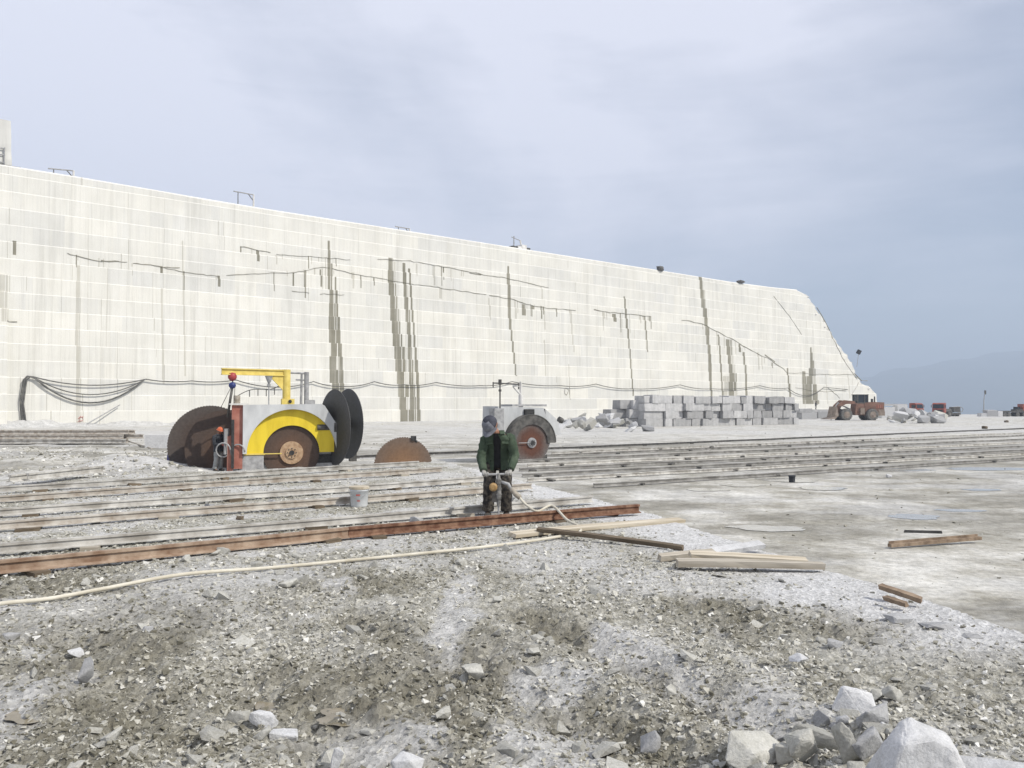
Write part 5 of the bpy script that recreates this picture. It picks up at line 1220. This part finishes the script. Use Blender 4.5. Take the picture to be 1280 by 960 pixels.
fw_ = P(622, 646, 0); WX, WY = fw_.x, fw_.y
worker = empty('person', (WX, WY, bz(WX, WY) - 0.02)); worker.scale = (1.0, 1.0, 1.0)
J1 = dict(pelvis=(0.0, 0.10, 0.84), waist=(0.0, 0.05, 0.98), chest=(0.0, -0.09, 1.16), neck=(-0.03, -0.20, 1.285), headbase=(-0.05, -0.24, 1.325), head=(-0.095, -0.335, 1.385), face=(-0.4, -0.6, -1.2),
  shL=(-0.18, -0.08, 1.16), elL=(-0.245, -0.10, 0.90), wrL=(-0.20, -0.26, 0.72), grL=(-0.17, -0.33, 0.645), shR=(0.185, -0.09, 1.19), elR=(0.26, -0.12, 0.93), wrR=(0.19, -0.27, 0.735), grR=(0.155, -0.335, 0.66),
  hipL=(-0.105, 0.09, 0.80), knL=(-0.125, -0.01, 0.45), anL=(-0.145, 0.06, 0.09), toL=(-0.15, -0.02, 0.045), hipR=(0.105, 0.09, 0.80), knR=(0.125, 0.0, 0.45), anR=(0.13, 0.07, 0.09), toR=(0.14, -0.01, 0.045))
make_person(worker, J1, dict(jacket='jacket', trousers='camo'), 'cap', True, True, 'shirt', 0.97, HS=1.14)
tag(worker, 'person in open green jacket and grey cap bending over a rock drill', 'person')
# rock drill held by the worker
dr = empty('rock_drill', (WX - 0.01, WY - 0.36, bz(WX, WY - 0.36)))
mb = MB(); mb.tube([(-0.21, 0, 0.66), (-0.1, 0, 0.655), (0.1, 0, 0.66), (0.2, 0.0, 0.67)], 0.017, 10); mb.build('handle', M['steel'], dr, True)
mb = MB(); mb.tube([(0.03, 0, 0.67), (0.03, 0, 0.60), (0.03, 0, 0.59), (0.03, 0, 0.30), (0.03, 0, 0.29), (0.03, 0, 0.20)], [0.022, 0.028, 0.042, 0.040, 0.03, 0.026], 14)
for z in (0.36, 0.44, 0.52): mb.tube([(0.03, 0, z), (0.03, 0, z + 0.02)], 0.047, 14)
mb.build('cylinder', M['drill'], dr)
MB().tube([(0.03, 0, 0.22), (0.03, 0, -0.05)], 0.014, 8).build('drill_steel', M['steel'], dr)
mb = MB(); mb.tube([(-0.045, -0.085, 0.48), (-0.045, -0.07, 0.48), (-0.045, -0.02, 0.48)], [0.035, 0.06, 0.06], 18); mb.build('brass_knob', M['brass'], dr, False)
MB().box((-0.03, 0.0, 0.34), (0.07, 0.06, 0.16)).build('valve_chest', M['dark_steel'], dr)
mb = MB(); mb.tube([(0.06, 0, 0.55), (0.17, -0.03, 0.52), (0.21, -0.05, 0.45)], 0.024, 10); mb.build('air_inlet', M['steel'], dr, True)
mb = MB(); mb.tube([(0.21, -0.05, 0.455), (0.28, -0.08, 0.38), (0.34, -0.10, 0.33)], [0.03, 0.04, 0.036], 12); mb.build('hose_coupling', M['wood_grey'], dr, True)
tag(dr, 'steel rock drill with brass knob held upright by the worker', 'drill')
# cream air hose
st = Vector((WX - 0.01 + 0.33, WY - 0.36 - 0.10, bz(WX, WY - 0.36) + 0.335))
hp_ = [st, st + Vector((0.10, -0.06, -0.10)), st + Vector((0.25, -0.20, -0.17))]
g_ = [(690, 648), (708, 655), (724, 660), (722, 667), (690, 673), (640, 680), (560, 690), (435, 700), (330, 711), (230, 723), (130, 738), (60, 750), (0, 757), (-80, 768)]
for i, (px, py) in enumerate(g_):
    v = P(px, py, 0.03); v.z = bz(v.x, v.y) + (0.20 if i == 0 else 0.035 if i > 1 else 0.09); hp_.append(v)
def cr_spline(pts, n=8):
    out = []; P_ = [pts[0]] + pts + [pts[-1]]
    for i in range(1, len(P_) - 2):
        p0, p1, p2, p3 = P_[i - 1:i + 3]
        for q in range(n):
            t_ = q / n; out.append(0.5 * ((2 * p1) + (p2 - p0) * t_ + (2 * p0 - 5 * p1 + 4 * p2 - p3) * t_ ** 2 + (3 * p1 - p0 - 3 * p2 + p3) * t_ ** 3))
    out.append(pts[-1]); return out
mb = MB(); mb.tube(cr_spline(hp_), 0.018, 10); tag(mb.build('air_hose', M['hose'], smooth=True), 'long cream rubber air hose snaking from the drill across the gravel', 'hose')

# operator beside the large blade
po = PD(273, 590, 32.6); pe = empty('person', (po.x, po.y, fz(po.x, po.y)), math.radians(62))
J2 = dict(pelvis=(0.0, 0.02, 0.90), waist=(0.0, 0.02, 1.06), chest=(0.0, 0.0, 1.30), neck=(0.0, -0.02, 1.47), headbase=(0, -0.04, 1.52), head=(0, -0.065, 1.60), face=(0, -1, -0.25),
  shL=(-0.21, 0.0, 1.36), elL=(-0.25, -0.05, 1.08), wrL=(-0.14, -0.30, 1.06), grL=(-0.1, -0.38, 1.07), shR=(0.21, 0.0, 1.36), elR=(0.25, -0.05, 1.08), wrR=(0.14, -0.30, 1.06), grR=(0.1, -0.38, 1.07),
  hipL=(-0.1, 0.02, 0.86), knL=(-0.12, -0.02, 0.48), anL=(-0.14, 0.05, 0.09), toL=(-0.15, -0.1, 0.04), hipR=(0.1, 0.02, 0.86), knR=(0.12, -0.02, 0.48), anR=(0.14, 0.03, 0.09), toR=(0.15, -0.12, 0.04))
make_person(pe, J2, dict(jacket='coat_dark', trousers='trouser_grey'), 'helmet_orange', False, False, None, 1.02)
tag(pe, 'person in orange helmet and dark coat standing before the toothed saw blade', 'person')
rb = empty('remote_control', pe.matrix_world @ Vector((0, 0, 0)), 0)
ca, sa = math.cos(math.radians(62)), math.sin(math.radians(62))
bx_, by_ = 0.0, -0.42; rb.location = (po.x + bx_ * ca - by_ * sa, po.y + bx_ * sa + by_ * ca, fz(po.x, po.y) + 1.03); rb.rotation_euler = (0, 0, math.radians(62))
MB().box((0, 0, 0.04), (0.26, 0.16, 0.12)).build('case', M['red_bright'], rb); MB().cyl((0.05, 0, 0.09), (0.05, 0, 0.14), 0.02, n=10).cyl((-0.05, 0, 0.09), (-0.05, 0, 0.14), 0.02, n=10).build('lever', M['black'], rb)
tag(rb, 'small red remote control box held by the helmeted operator', 'remote control')

# ------------------------------------------------------------------ timber, bars, bucket on the bench
def plank(p0, p1, wd, th, mat, label, roll=0.0, name='wooden_plank', lift=(0.03, 0.03), cat='plank', taper=1.0):
    a = P(*p0, 0.0); b = P(*p1, 0.0); a.z = max(bz(a.x, a.y), -0.05) + lift[0]; b.z = max(bz(b.x, b.y), -0.05) + lift[1]
    d = b - a; L = d.length; rot = Matrix.Rotation(roll, 3, 'X'); mb = MB(); rnd = random.Random(int(p0[0]) * 7 + int(p1[1])); rings = []
    for i in range(9):
        s = L * i / 8; k = 1 + (taper - 1) * i / 8; bow = 0.004 * L * math.sin(i * 0.5)
        r_ = [Vector((s, y * wd / 2 * k, z * th / 2)) + Vector((rnd.uniform(-0.01, 0.01) if i in (0, 8) else 0, rnd.uniform(-0.004, 0.004), bow + rnd.uniform(-0.002, 0.002))) for y, z in ((-1, -1), (1, -1), (1, 1), (-1, 1))]
        rings.append([rot @ q for q in r_])
    mb.loft(rings); o = mb.build(name, M[mat]); o.location = a; o.rotation_euler = (0, -math.atan2(d.z, math.hypot(d.x, d.y)), math.atan2(d.y, d.x)); tag(o, label, cat); return o
plank((640, 674), (852, 651), 0.16, 0.045, 'wood', 'long pale wooden plank lying by the hose end', 0.1, lift=(0.05, 0.07))
plank((672, 671), (854, 689), 0.06, 0.05, 'wood_dark', 'dark brown square batten crossing beside the pale plank', 0.2, lift=(0.09, 0.04))
plank((700, 663), (780, 657), 0.10, 0.03, 'wood_grey', 'short pale board end beside the hose loop', 0.0, lift=(0.03, 0.03))
plank((846, 714), (1030, 716), 0.18, 0.06, 'wood_grey', 'thick weathered wooden beam lying on the white dusty slab', 0.0, lift=(0.06, 0.06), taper=0.6)
plank((862, 706), (1008, 708), 0.15, 0.04, 'wood', 'thinner wooden board lying behind the thick weathered beam', 0.1, lift=(0.10, 0.06))
plank((824, 704), (892, 697), 0.07, 0.06, 'wood_grey', 'stubby round ended timber beside the thick weathered beam', 0.3, lift=(0.04, 0.06))
plank((880, 698), (952, 690), 0.11, 0.05, 'stone_white', 'dust whitened board leaning behind the thick weathered beam', 0.3, lift=(0.05, 0.09))
plank((1100, 752), (1152, 762), 0.05, 0.04, 'wood_rust', 'brown stick lying across grey slabs near the bench edge', 0.2, 'wooden_stick', (0.10, 0.07), 'stick')
plank((1106, 760), (1134, 767), 0.04, 0.035, 'wood_rust', 'short splintered brown stick under the longer brown stick', 0.2, 'wooden_stick', (0.07, 0.06), 'stick')
for px, py, wpx, hpx, lb in ((1122, 777, 40, 13, 'grey flat stone slab under the brown sticks'), (1168, 786, 44, 9, 'thin pale stone slab beside the brown sticks'), (1215, 798, 26, 8, 'dark flake of stone at the bench edge')):
    g = P(px, py, 0); sc = g.y / FPX; z = bz(g.x, g.y); rock_obj('flat_stone', (g.x, g.y, z + hpx * sc * 0.3), (wpx * sc, wpx * sc * 0.8, hpx * sc), M['stone_grey'], px, 0.2, (0, 0.05), 18); tag(COL.objects[-1], lb, 'slab')
rnd = random.Random(15)
for px, py in ((520, 655), (380, 668), (765, 645), (772, 640), (388, 655), (300, 650), (262, 636), (340, 630), (60, 690), (165, 678), (120, 655), (640, 628), (215, 640)):
    g = P(px, py, 0); s = rnd.uniform(0.08, 0.17); rock_obj('stone', (g.x, g.y, bz(g.x, g.y) + s * 0.25), (s * 1.4, s, s * 0.8), M['stone_grey'] if rnd.random() < 0.6 else M['wood_dark'], px, rnd.uniform(0, 3), (0.2, 0.1), 14)
    tag(COL.objects[-1], 'dark grey lump of broken stone lying between the rails', 'stone', 'broken lumps between the rails')
def floor_bar(p0, p1, wd, th, mat, label, lift=(0.06, 0.1), name='steel_bar'):
    a = P(*p0, FLOOR); b = P(*p1, FLOOR); a.z += lift[0]; b.z += lift[1]; d = b - a; L = d.length
    o = MB().box((L / 2, 0, 0), (L, wd, th)).box((L / 2, wd * 0.4, th * 0.6), (L * 0.98, wd * 0.2, th * 1.2)).build(name, M[mat]); o.location = a
    o.rotation_euler = (0, -math.atan2(d.z, math.hypot(d.x, d.y)), math.atan2(d.y, d.x)); tag(o, label, 'bar')
floor_bar((1112, 686), (1225, 679), 0.10, 0.06, 'wood_rust', 'long brown timber bar lying alone on the wet floor')
floor_bar((1130, 675), (1178, 679), 0.035, 0.03, 'dark_steel', 'short dark steel bar propped on the brown timber bar', (0.16, 0.2))
# bucket
g = P(449, 633, 0); zb = bz(g.x, g.y); bk = empty('paint_bucket', (g.x, g.y, zb))
prof = [(0.125, 0.0), (0.135, 0.02), (0.15, 0.26), (0.158, 0.265), (0.158, 0.28), (0.15, 0.285), (0.15, 0.30), (0.162, 0.305), (0.162, 0.325), (0.148, 0.325), (0.13, 0.03), (0.0001, 0.03)]
MB().loft([[(r * math.cos(a), r * math.sin(a), z) for a in [2 * math.pi * j / 24 for j in range(24)]] for r, z in prof]).build('pail', M['bucket_white'], bk, True)
MB().loft([[(r * math.cos(a), r * math.sin(a), z) for a in [2 * math.pi * j / 24 for j in range(24)]] for r, z in ((0.160, 0.29), (0.167, 0.295), (0.167, 0.33), (0.160, 0.333))]).build('rim', M['wood'], bk)
for z0, z1, a0, a1 in ((0.19, 0.215, -1.75, -1.3), (0.10, 0.12, -1.65, -1.3)):
    MB().loft([[((0.1365 + 0.0575 * z) * math.cos(a), (0.1365 + 0.0575 * z) * math.sin(a), z) for a in [a0 + (a1 - a0) * j / 8 for j in range(9)]] for z in (z0, z1)], closed=False, cap=False).build('printed_band', M['mark_red'], bk)
MB().tube([(0.165 * math.cos(a), 0.165 * math.sin(a) - 0.02, 0.30 - 0.14 * math.sin(a + math.pi) * (1 if math.sin(a) < 0 else 0)) for a in [math.pi + math.pi * j / 12 for j in range(13)]], 0.004, 5).build('wire_handle', M['steel'], bk)
tag(bk, 'white plastic paint bucket standing between the rails', 'bucket')
# things in the puddles
g = P(990, 603, FLOOR); o = MB().cyl((0, 0, 0), (0, 0, 0.22), 0.10, 0.11, 14).cyl((0, 0, 0.2), (0, 0, 0.24), 0.125, 0.12, 14).build('small_bucket', M['coat_dark']); o.location = g; tag(o, 'small dark bucket standing at the edge of a puddle', 'bucket')
g = P(1111, 597, FLOOR); rock_obj('stone', (g.x, g.y, FLOOR + 0.06), (0.22, 0.2, 0.16), M['stone_white'], 6); tag(COL.objects[-1], 'small white stone alone beside the far puddle', 'stone')
g = P(712, 621, 0); a_ = P(655, 622.5, 0.03); b_ = P(705, 618.5, 0.03)

# ------------------------------------------------------------------ cut blocks, rubble heaps
rnd = random.Random(21)
def block_at(x, y, z, sx, sy, sz, yaw, label, group, mat='block'):
    mb = MB(); mb.box((0, 0, sz / 2), (sx, sy, sz), None, 0, 0.05, rnd); o = mb.build('granite_block', M[mat]); o.location = (x, y, z); o.rotation_euler = (0, 0, yaw); tag(o, label, 'stone block', group)
A = P(806, 533.5, FLOOR); B = P(997, 530.5, FLOOR); d = (B - A); L = math.hypot(d.x, d.y); yaw = math.atan2(d.y, d.x); ux, uy = d.x / L, d.y / L
LB = 'rough cut grey granite block in the long wall-like stack of blocks'
for lay in range(4):
    s = rnd.uniform(-0.15, 0.1)
    while s < L - 0.5 - (0.8 if lay == 3 else 0):
        wdt = rnd.choice([1.1, 1.4, 1.7, 2.1, 2.6, 3.2]) * rnd.uniform(0.9, 1.1); wdt = min(wdt, L - s + 0.2); hgt = 0.98
        off = rnd.choice([-0.25, 0, 0, 0.1, 0.25, 0.5]) + rnd.uniform(-0.1, 0.1); dep = 1.8
        x = A.x + ux * (s + wdt / 2) - uy * (off + dep / 2); y = A.y + uy * (s + wdt / 2) + ux * (off + dep / 2)
        block_at(x, y, FLOOR + lay * 0.99 - 0.02, wdt * rnd.uniform(0.86, 0.985), dep, hgt * (1.0 if lay < 3 else rnd.uniform(0.85, 1.1)), yaw + rnd.uniform(-0.07, 0.07), LB, 'blocks of the long stack')
        s += wdt
for lay, (n, x0) in enumerate(((2, 757), (2, 762), (2, 772))):
    for i in range(n):
        g = P(x0 + i * (24 if lay < 2 else 16) + 10, 533.5, FLOOR); block_at(g.x, g.y + 2.2, FLOOR + lay * 1.12 - 0.02 if lay < 2 else FLOOR + 2.24, 2.5 if lay < 2 else 2.0, 2.0, 1.1, yaw - 0.1 + rnd.uniform(-0.06, 0.06), 'grey granite block in the short stepped stack beside the rubble heap', 'blocks of the stepped stack')
for px, py, sx, sz, z in ((1008, 524, 3.4, 1.3, 0), (1028, 523, 3.2, 1.3, 0), (1004, 524, 2.6, 0.8, 1.3), (1022, 523, 4.0, 0.55, 1.3), (1041, 521, 2.4, 1.2, 0)):
    g = P(px, py, FLOOR); block_at(g.x, g.y, FLOOR + z - 0.02, sx, 2.0, sz, 0.2 + rnd.uniform(-0.1, 0.1), 'grey granite block in the group beside the wheel loader', 'blocks beside the loader', 'stone_grey' if z == 0 else 'block')
def heap(px0, px1, py0, py1, n, hpx, seed, label, group):
    rnd = random.Random(seed)
    for i in range(n):
        k = rnd.random(); px = px0 + (px1 - px0) * k; py = py0 + (py1 - py0) * rnd.random(); g = P(px, py, FLOOR); sc = g.y / FPX
        up = max(0, 1 - abs(k - 0.5) * 2) ** 0.7 * hpx * sc * rnd.random()
        s = rnd.uniform(10, 24) * sc; fl = rnd.uniform(0.22, 0.7)
        rock_obj('rubble_stone', (g.x, g.y, FLOOR + up + s * fl * 0.25), (s, s * rnd.uniform(0.5, 0.9), s * fl), M['stone_white'] if rnd.random() < 0.3 else M['stone'] if rnd.random() < 0.6 else M['stone_grey'], seed + i, rnd.uniform(0, 3.1), (rnd.uniform(-0.5, 0.5), rnd.uniform(-0.6, 0.6)), 14)
        tag(COL.objects[-1], label, 'stone slab', group)
heap(700, 812, 530, 540, 34, 15, 300, 'broken slab in the rubble heap beside the stepped block stack', 'slabs of the large rubble heap')
heap(1112, 1178, 523, 529.5, 24, 11, 400, 'broken slab in the rubble heap in front of the red trucks', 'slabs of the far rubble heap')
for px, py, w_, h_, lb in ((1152, 529, 18, 11, 'rounded grey boulder at the end of the far rubble heap'), (1170, 529, 20, 10, 'smooth low grey boulder beside the far rubble heap')):
    g = P(px, py, FLOOR); sc = g.y / FPX; rock_obj('boulder', (g.x, g.y - 0.5, FLOOR + h_ * sc * 0.42), (w_ * sc, w_ * sc * 0.8, h_ * sc * 1.1), M['stone_grey'], px, 0, (0, 0), 30); tag(COL.objects[-1], lb, 'boulder')
for px, py, w_, h_, z, lb in ((1118, 523, 17, 14, 0, 'big white squared block behind the wheel loader'), (1136, 522, 13, 16, 0, 'white upright block between the loader and red truck'), (1124, 521, 34, 2.5, 2.6, 'thin white slab laid over the white blocks')):
    g = P(px, py, FLOOR); sc = g.y / FPX; o = MB().box((0, 0, h_ * sc / 2), (w_ * sc, 2.4, h_ * sc), None, 0, 0.08, rnd).build('granite_block', M['stone_white']); o.location = (g.x, g.y + 4, FLOOR + z - 0.03); tag(o, lb, 'stone block')

# ------------------------------------------------------------------ vehicles far behind
def wheel(parent, c, r, wd, mats=('tyre', 'dust_brown')):
    t_ = MB(); t_.tube([(c[0], c[1] - wd / 2, c[2]), (c[0], c[1] - wd / 2 * 0.8, c[2]), (c[0], c[1] + wd / 2 * 0.8, c[2]), (c[0], c[1] + wd / 2, c[2])], [r * 0.9, r, r, r * 0.9], 24)
    for i in range(18):
        a = i * math.pi / 9; t_.box((c[0] + r * math.cos(a), c[1], c[2] + r * math.sin(a)), (0.12 * r, wd * 0.85, 0.1 * r), Matrix.Rotation(-a, 3, 'Y'))
    wo_ = t_.build('wheel', M[mats[0]], parent)
    MB().cyl((c[0], c[1] - wd / 2 - 0.03, c[2]), (c[0], c[1] - wd / 2 + 0.05, c[2]), r * 0.55, n=20).cyl((c[0], c[1] - wd / 2 - 0.1, c[2]), (c[0], c[1] - wd / 2, c[2]), r * 0.24, n=14).build('rim', M[mats[1]], wo_)
g = P(1072, 525.3, FLOOR); ld = empty('wheel_loader', (g.x, g.y, FLOOR), math.radians(6)); u = g.y / FPX     # u metres per pixel
def LX(px): return (px - 1072) * u
def LZ(py): return (525.3 - py) * u
R_ = 7.2 * u
for x in (1053, 1087):
    for y in (-1.0, 1.5): wheel(ld, (LX(x), y, R_ * 0.98), R_, 0.85)
mb = MB(); mb.prism([(LX(1079), LZ(519)), (LX(1104), LZ(519)), (LX(1104.5), LZ(503)), (LX(1090), LZ(502.5)), (LX(1079), LZ(503.5))], -0.75, 1.25); mb.build('engine_hood', M['rust_red'], ld)
MB().box((LX(1100.5), -0.78, LZ(515.5)), (8 * u, 0.1, 7 * u)).box((LX(1099), 0.25, LZ(517)), (11 * u, 2.3, 5 * u)).build('counterweight', M['dust_brown'], ld)
mb = MB()
for i in range(4): mb.box((LX(1094.5 + i * 2.2), -0.77, LZ(508)), (1.1 * u, 0.06, 4.5 * u))
mb.build('grille', M['red_paint'], ld)
mb = MB(); mb.prism([(LX(1066), LZ(519)), (LX(1080), LZ(519)), (LX(1080), LZ(504)), (LX(1068), LZ(504))], -0.7, 1.2); mb.build('rear_frame', M['rust_red'], ld)
MB().box((LX(1075), -0.85, LZ(514)), (5.5 * u, 0.3, 8 * u)).build('step', M['dust_brown'], ld)
MB().box((LX(1055), 0.25, LZ(515)), (15 * u, 1.2, 6 * u)).build('front_frame', M['dust_brown'], ld)
cb_ = MB().box((LX(1076.5), 0.25, LZ(493.4)), (15.5 * u, 1.9, 0.7 * u)); 
for x in (1070.2, 1079, 1083.4):
    for y in (-0.65, 1.15): cb_.box((LX(x), y, LZ(498.5)), (0.9 * u, 0.12, 11 * u))
cb_.box((LX(1076.5), 0.25, LZ(503.8)), (14.5 * u, 1.9, 1.5 * u)); cab_o = cb_.build('cab', M['dark_steel'], ld)
MB().box((LX(1074.8), 0.25, LZ(498.3)), (8.6 * u, 1.74, 9.6 * u)).box((LX(1081.3), 0.25, LZ(498.3)), (3.6 * u, 1.74, 9.6 * u)).build('window', M['glass'], cab_o)
MB().tube([(LX(1095.5), 0.2, LZ(503)), (LX(1095.5), 0.2, LZ(495.5))], 0.13, 10).build('exhaust_pipe', M['dark_steel'], ld)
MB().tube([(LX(1092), 0.2, LZ(503)), (LX(1092), 0.2, LZ(498.5))], 0.22, 12).build('air_filter', M['dark_steel'], ld)
for y in (-0.55, 1.05):
    mb = MB(); mb.prism([(LX(1068), LZ(505)), (LX(1066), LZ(501.5)), (LX(1052), LZ(500.2)), (LX(1045), LZ(506)), (LX(1039), LZ(516)), (LX(1041), LZ(518)), (LX(1049), LZ(508)), (LX(1055), LZ(505))], y - 0.12, y + 0.12); mb.build('lift_arm', M['rust_red'], ld)
MB().tube([(LX(1064), 0.25, LZ(512)), (LX(1048), 0.25, LZ(504.5))], 0.14, 10).tube([(LX(1048), 0.25, LZ(503)), (LX(1041), 0.25, LZ(512))], 0.12, 10).build('ram', M['steel'], ld)
mb = MB(); mb.prism([(LX(1041), LZ(508)), (LX(1043), LZ(519)), (LX(1039), LZ(523.5)), (LX(1029), LZ(524)), (LX(1038), LZ(521))], -1.2, 1.7); mb.build('bucket', M['dust_brown'], ld)
MB().box((LX(1050), -0.95, LZ(507.5)), (12 * u, 0.8, 0.5 * u)).build('fender', M['dust_brown'], ld)
tag(ld, 'rusty red wheel loader with dark cab parked before the wall end', 'wheel loader')
def truck(px, py, yaw, label, load):
    g = P(px, py, FLOOR); e = empty('dump_truck', (g.x, g.y, FLOOR), yaw)      # front faces -y
    mb = MB(); mb.loft([[(-1.3, y, 1.0 if y > -1.6 else 0.75), (1.3, y, 1.0 if y > -1.6 else 0.75), (1.3, y, z), (-1.3, y, z)] for y, z in ((-1.9, 1.7), (-1.8, 1.95), (-1.6, 3.05), (-1.2, 3.25), (0.1, 3.3), (0.2, 3.1))]); cbo = mb.build('cab', M['truck_red'], e)
    MB().add([(-1.15, -1.84, 2.02), (1.15, -1.84, 2.02), (1.1, -1.64, 2.95), (-1.1, -1.64, 2.95)], [(0, 1, 2, 3)]).build('windscreen', M['glass'], cbo)
    for s in (-1, 1): MB().box((1.305 * s, -0.9, 2.45), (0.03, 1.0, 0.75)).build('side_window', M['glass'], cbo)
    MB().box((0, -1.92, 0.85), (2.6, 0.22, 0.5)).build('bumper', M['red_paint'], e)
    MB().box((0, -1.93, 1.45), (1.9, 0.06, 0.45)).build('grille', M['black'], e)
    for s in (-1, 1): MB().cyl((0.95 * s, -2.06, 0.92), (0.95 * s, -2.0, 0.92), 0.16, n=14).build('headlight', M['white_paint'], e)
    for s in (-1, 1): MB().box((1.5 * s, -1.75, 2.5), (0.12, 0.1, 0.6)).tube([(1.28 * s, -1.6, 2.85), (1.5 * s, -1.75, 2.85)], 0.03, 6).build('mirror', M['black'], e)
    MB().box((0, 3.2, 0.95), (1.1, 6.6, 0.3)).build('chassis', M['dark_steel'], e)
    for y in (-0.9, 4.2, 5.6):
        for s in (-1, 1):
            t_ = MB().tube([(1.05 * s - 0.18, y, 0.52), (1.05 * s + 0.18, y, 0.52)], 0.52, 20).build('wheel', M['tyre'], e)
    if load == 'bed':
        mb = MB(); mb.box((0, 3.5, 1.35), (2.5, 6.4, 0.18)); mb.box((0, 0.4, 2.0), (2.5, 0.12, 1.4)); mb.build('flatbed', M['dark_steel'], e)
        for s in (-1, 1): MB().box((1.24 * s, 3.6, 1.65), (0.06, 6.2, 0.5)).build('side_board', M['dark_steel'], e)
    else:
        mb = MB(); mb.box((0, 3.5, 1.4), (2.5, 6.2, 0.2)); mb.build('flatbed', M['dark_steel'], e)
    tag(e, label, 'truck', 'red trucks parked behind the far rubble heap'); return e
t1 = truck(1142, 520.5, math.radians(28), 'red truck beside white blocks, half hidden by the far rubble heap', 'flat')
t2 = truck(1175, 521, math.radians(-38), 'red truck with empty dark flatbed parked past the far rubble heap', 'bed')
g = P(1199, 520.5, FLOOR); e = empty('drill_rig', (g.x, g.y + 3, FLOOR), 0.1); u = g.y / FPX
MB().box((0, 0, 3.2 * u), (15 * u, 2.0, 2.4 * u)).build('deck', M['dark_steel'], e)
MB().box((3 * u, 0, 8.5 * u), (9 * u, 1.8, 6.5 * u)).box((-5 * u, 0, 5.5 * u), (4 * u, 1.6, 3 * u)).build('engine_housing', M['dark_steel'], e)
mb = MB(); mb.tube([(9 * u + 1.0 * math.cos(a), 0, 8.5 * u + 3.6 * u * math.sin(a)) for a in [2 * math.pi * j / 16 for j in range(17)]], 0.08, 6); mb.tube([(-2 * u, 0, 11.5 * u), (8 * u, 0, 12.2 * u)], 0.09, 6); mb.build('hoop_frame', M['steel'], e)
for x in (-5, 0, 5): MB().tube([(x * u, -0.8, 1.5 * u), (x * u, 0.8, 1.5 * u)], 1.5 * u, 16).build('wheel', M['tyre'], e)
tag(e, 'dark machinery trailer with round hoop frame next to red truck', 'trailer')
g = P(1229.5, 519.5, FLOOR); sc = g.y / FPX
e = empty('lamp_pole', (g.x, g.y, FLOOR)); MB().tube([(0, 0, -0.2), (0.15, 0, 20 * sc), (0.5, 0, 31 * sc)], [0.14, 0.11, 0.09], 8).build('mast', M['steel'], e); MB().box((0.52, 0, 29 * sc), (0.35, 0.3, 5 * sc)).build('lamp_box', M['dark_steel'], e); tag(e, 'thin tall lamp pole standing alone near the plateau edge', 'lamp pole')
for px, w_, h_, mt, lb in ((1235, 13, 8, 'stone_grey', 'grey block standing beside the thin lamp pole'), (1245, 6, 7, 'stone_white', 'small white block beside the thin lamp pole'), (1225, 8, 4, 'stone_white', 'low pale block at the foot of the lamp pole')):
    g = P(px, 520.5, FLOOR); sc = g.y / FPX; o = MB().box((0, 0, h_ * sc / 2), (w_ * sc, 2, h_ * sc), None, 0, 0.12, rnd).build('granite_block', M[mt]); o.location = (g.x, g.y - 1, FLOOR - 0.03); tag(o, lb, 'stone block')
g = P(1264, 520.5, FLOOR); sc = g.y / FPX; e = empty('low_trailer', (g.x, g.y, FLOOR))
MB().box((0, 0, 6 * sc), (30 * sc, 2.4, 2.2 * sc)).box((8 * sc, 0, 8 * sc), (10 * sc, 2.2, 2 * sc)).build('deck', M['dark_steel'], e); MB().box((14.5 * sc, 0, 11 * sc), (6 * sc, 2.3, 9 * sc)).build('cab', M['truck_red'], e)
MB().box((7 * sc, 0, 10.5 * sc), (4 * sc, 1.5, 3 * sc)).build('toolbox', M['coat_dark'], e)
for x in (-11, -6, 5, 13): MB().tube([(x * sc, -1.2, 2.4 * sc), (x * sc, 1.2, 2.4 * sc)], 2.4 * sc, 16).build('wheel', M['tyre'], e)
tag(e, 'low dark trailer with red cab parked at the plateau edge', 'trailer')
for px, py, s, lb in ((1231, 536, 7, 'dark square stone lump on the white far floor'), (1258, 528, 5, 'small dark lump on the white floor by the trailer')):
    g = P(px, py, FLOOR); sc = g.y / FPX; rock_obj('stone', (g.x, g.y, FLOOR + s * sc * 0.25), (s * sc, s * sc, s * sc * 0.7), M['wood_dark'], px); tag(COL.objects[-1], lb, 'stone')
# person by the loader's blocks
g = P(1020.5, 523, FLOOR); pw = empty('person', (g.x, g.y + 0.2, FLOOR + 1.83), 1.2)
make_person(pw, J2, dict(jacket='coat_dark', trousers='coat_dark'), 'coat_dark', False, False, None, 1.02)
tag(pw, 'person in dark clothes standing on blocks beside the loader', 'person')

# ------------------------------------------------------------------ haze
hz = bpy.data.meshes.new('haze'); bm = bmesh.new(); bmesh.ops.create_cube(bm, size=1.0); bm.to_mesh(hz); bm.free()
ho = bpy.data.objects.new('haze', hz); COL.objects.link(ho)
x0, x1, y0, y1, z0, z1 = -5600, 6600, -400, 7700, -172, HILL_TOP + 25
ho.location = ((x0 + x1) / 2, (y0 + y1) / 2, (z0 + z1) / 2); ho.scale = (x1 - x0, y1 - y0, z1 - z0)
hm = bpy.data.materials.new('haze'); hm.use_nodes = True; tn = hm.node_tree; tn.nodes.clear()
mo = tn.nodes.new('ShaderNodeOutputMaterial'); pv_ = tn.nodes.new('ShaderNodeVolumePrincipled')
pv_.inputs['Color'].default_value = (0.70, 0.83, 1.0, 1); pv_.inputs['Density'].default_value = 0.00044; pv_.inputs['Anisotropy'].default_value = 0.0
tn.links.new(pv_.outputs[0], mo.inputs['Volume']); hz.materials.append(hm); ho['kind'] = 'stuff'
ho['label'] = 'pale blue haze in the air over valley and quarry'; ho['category'] = 'haze'
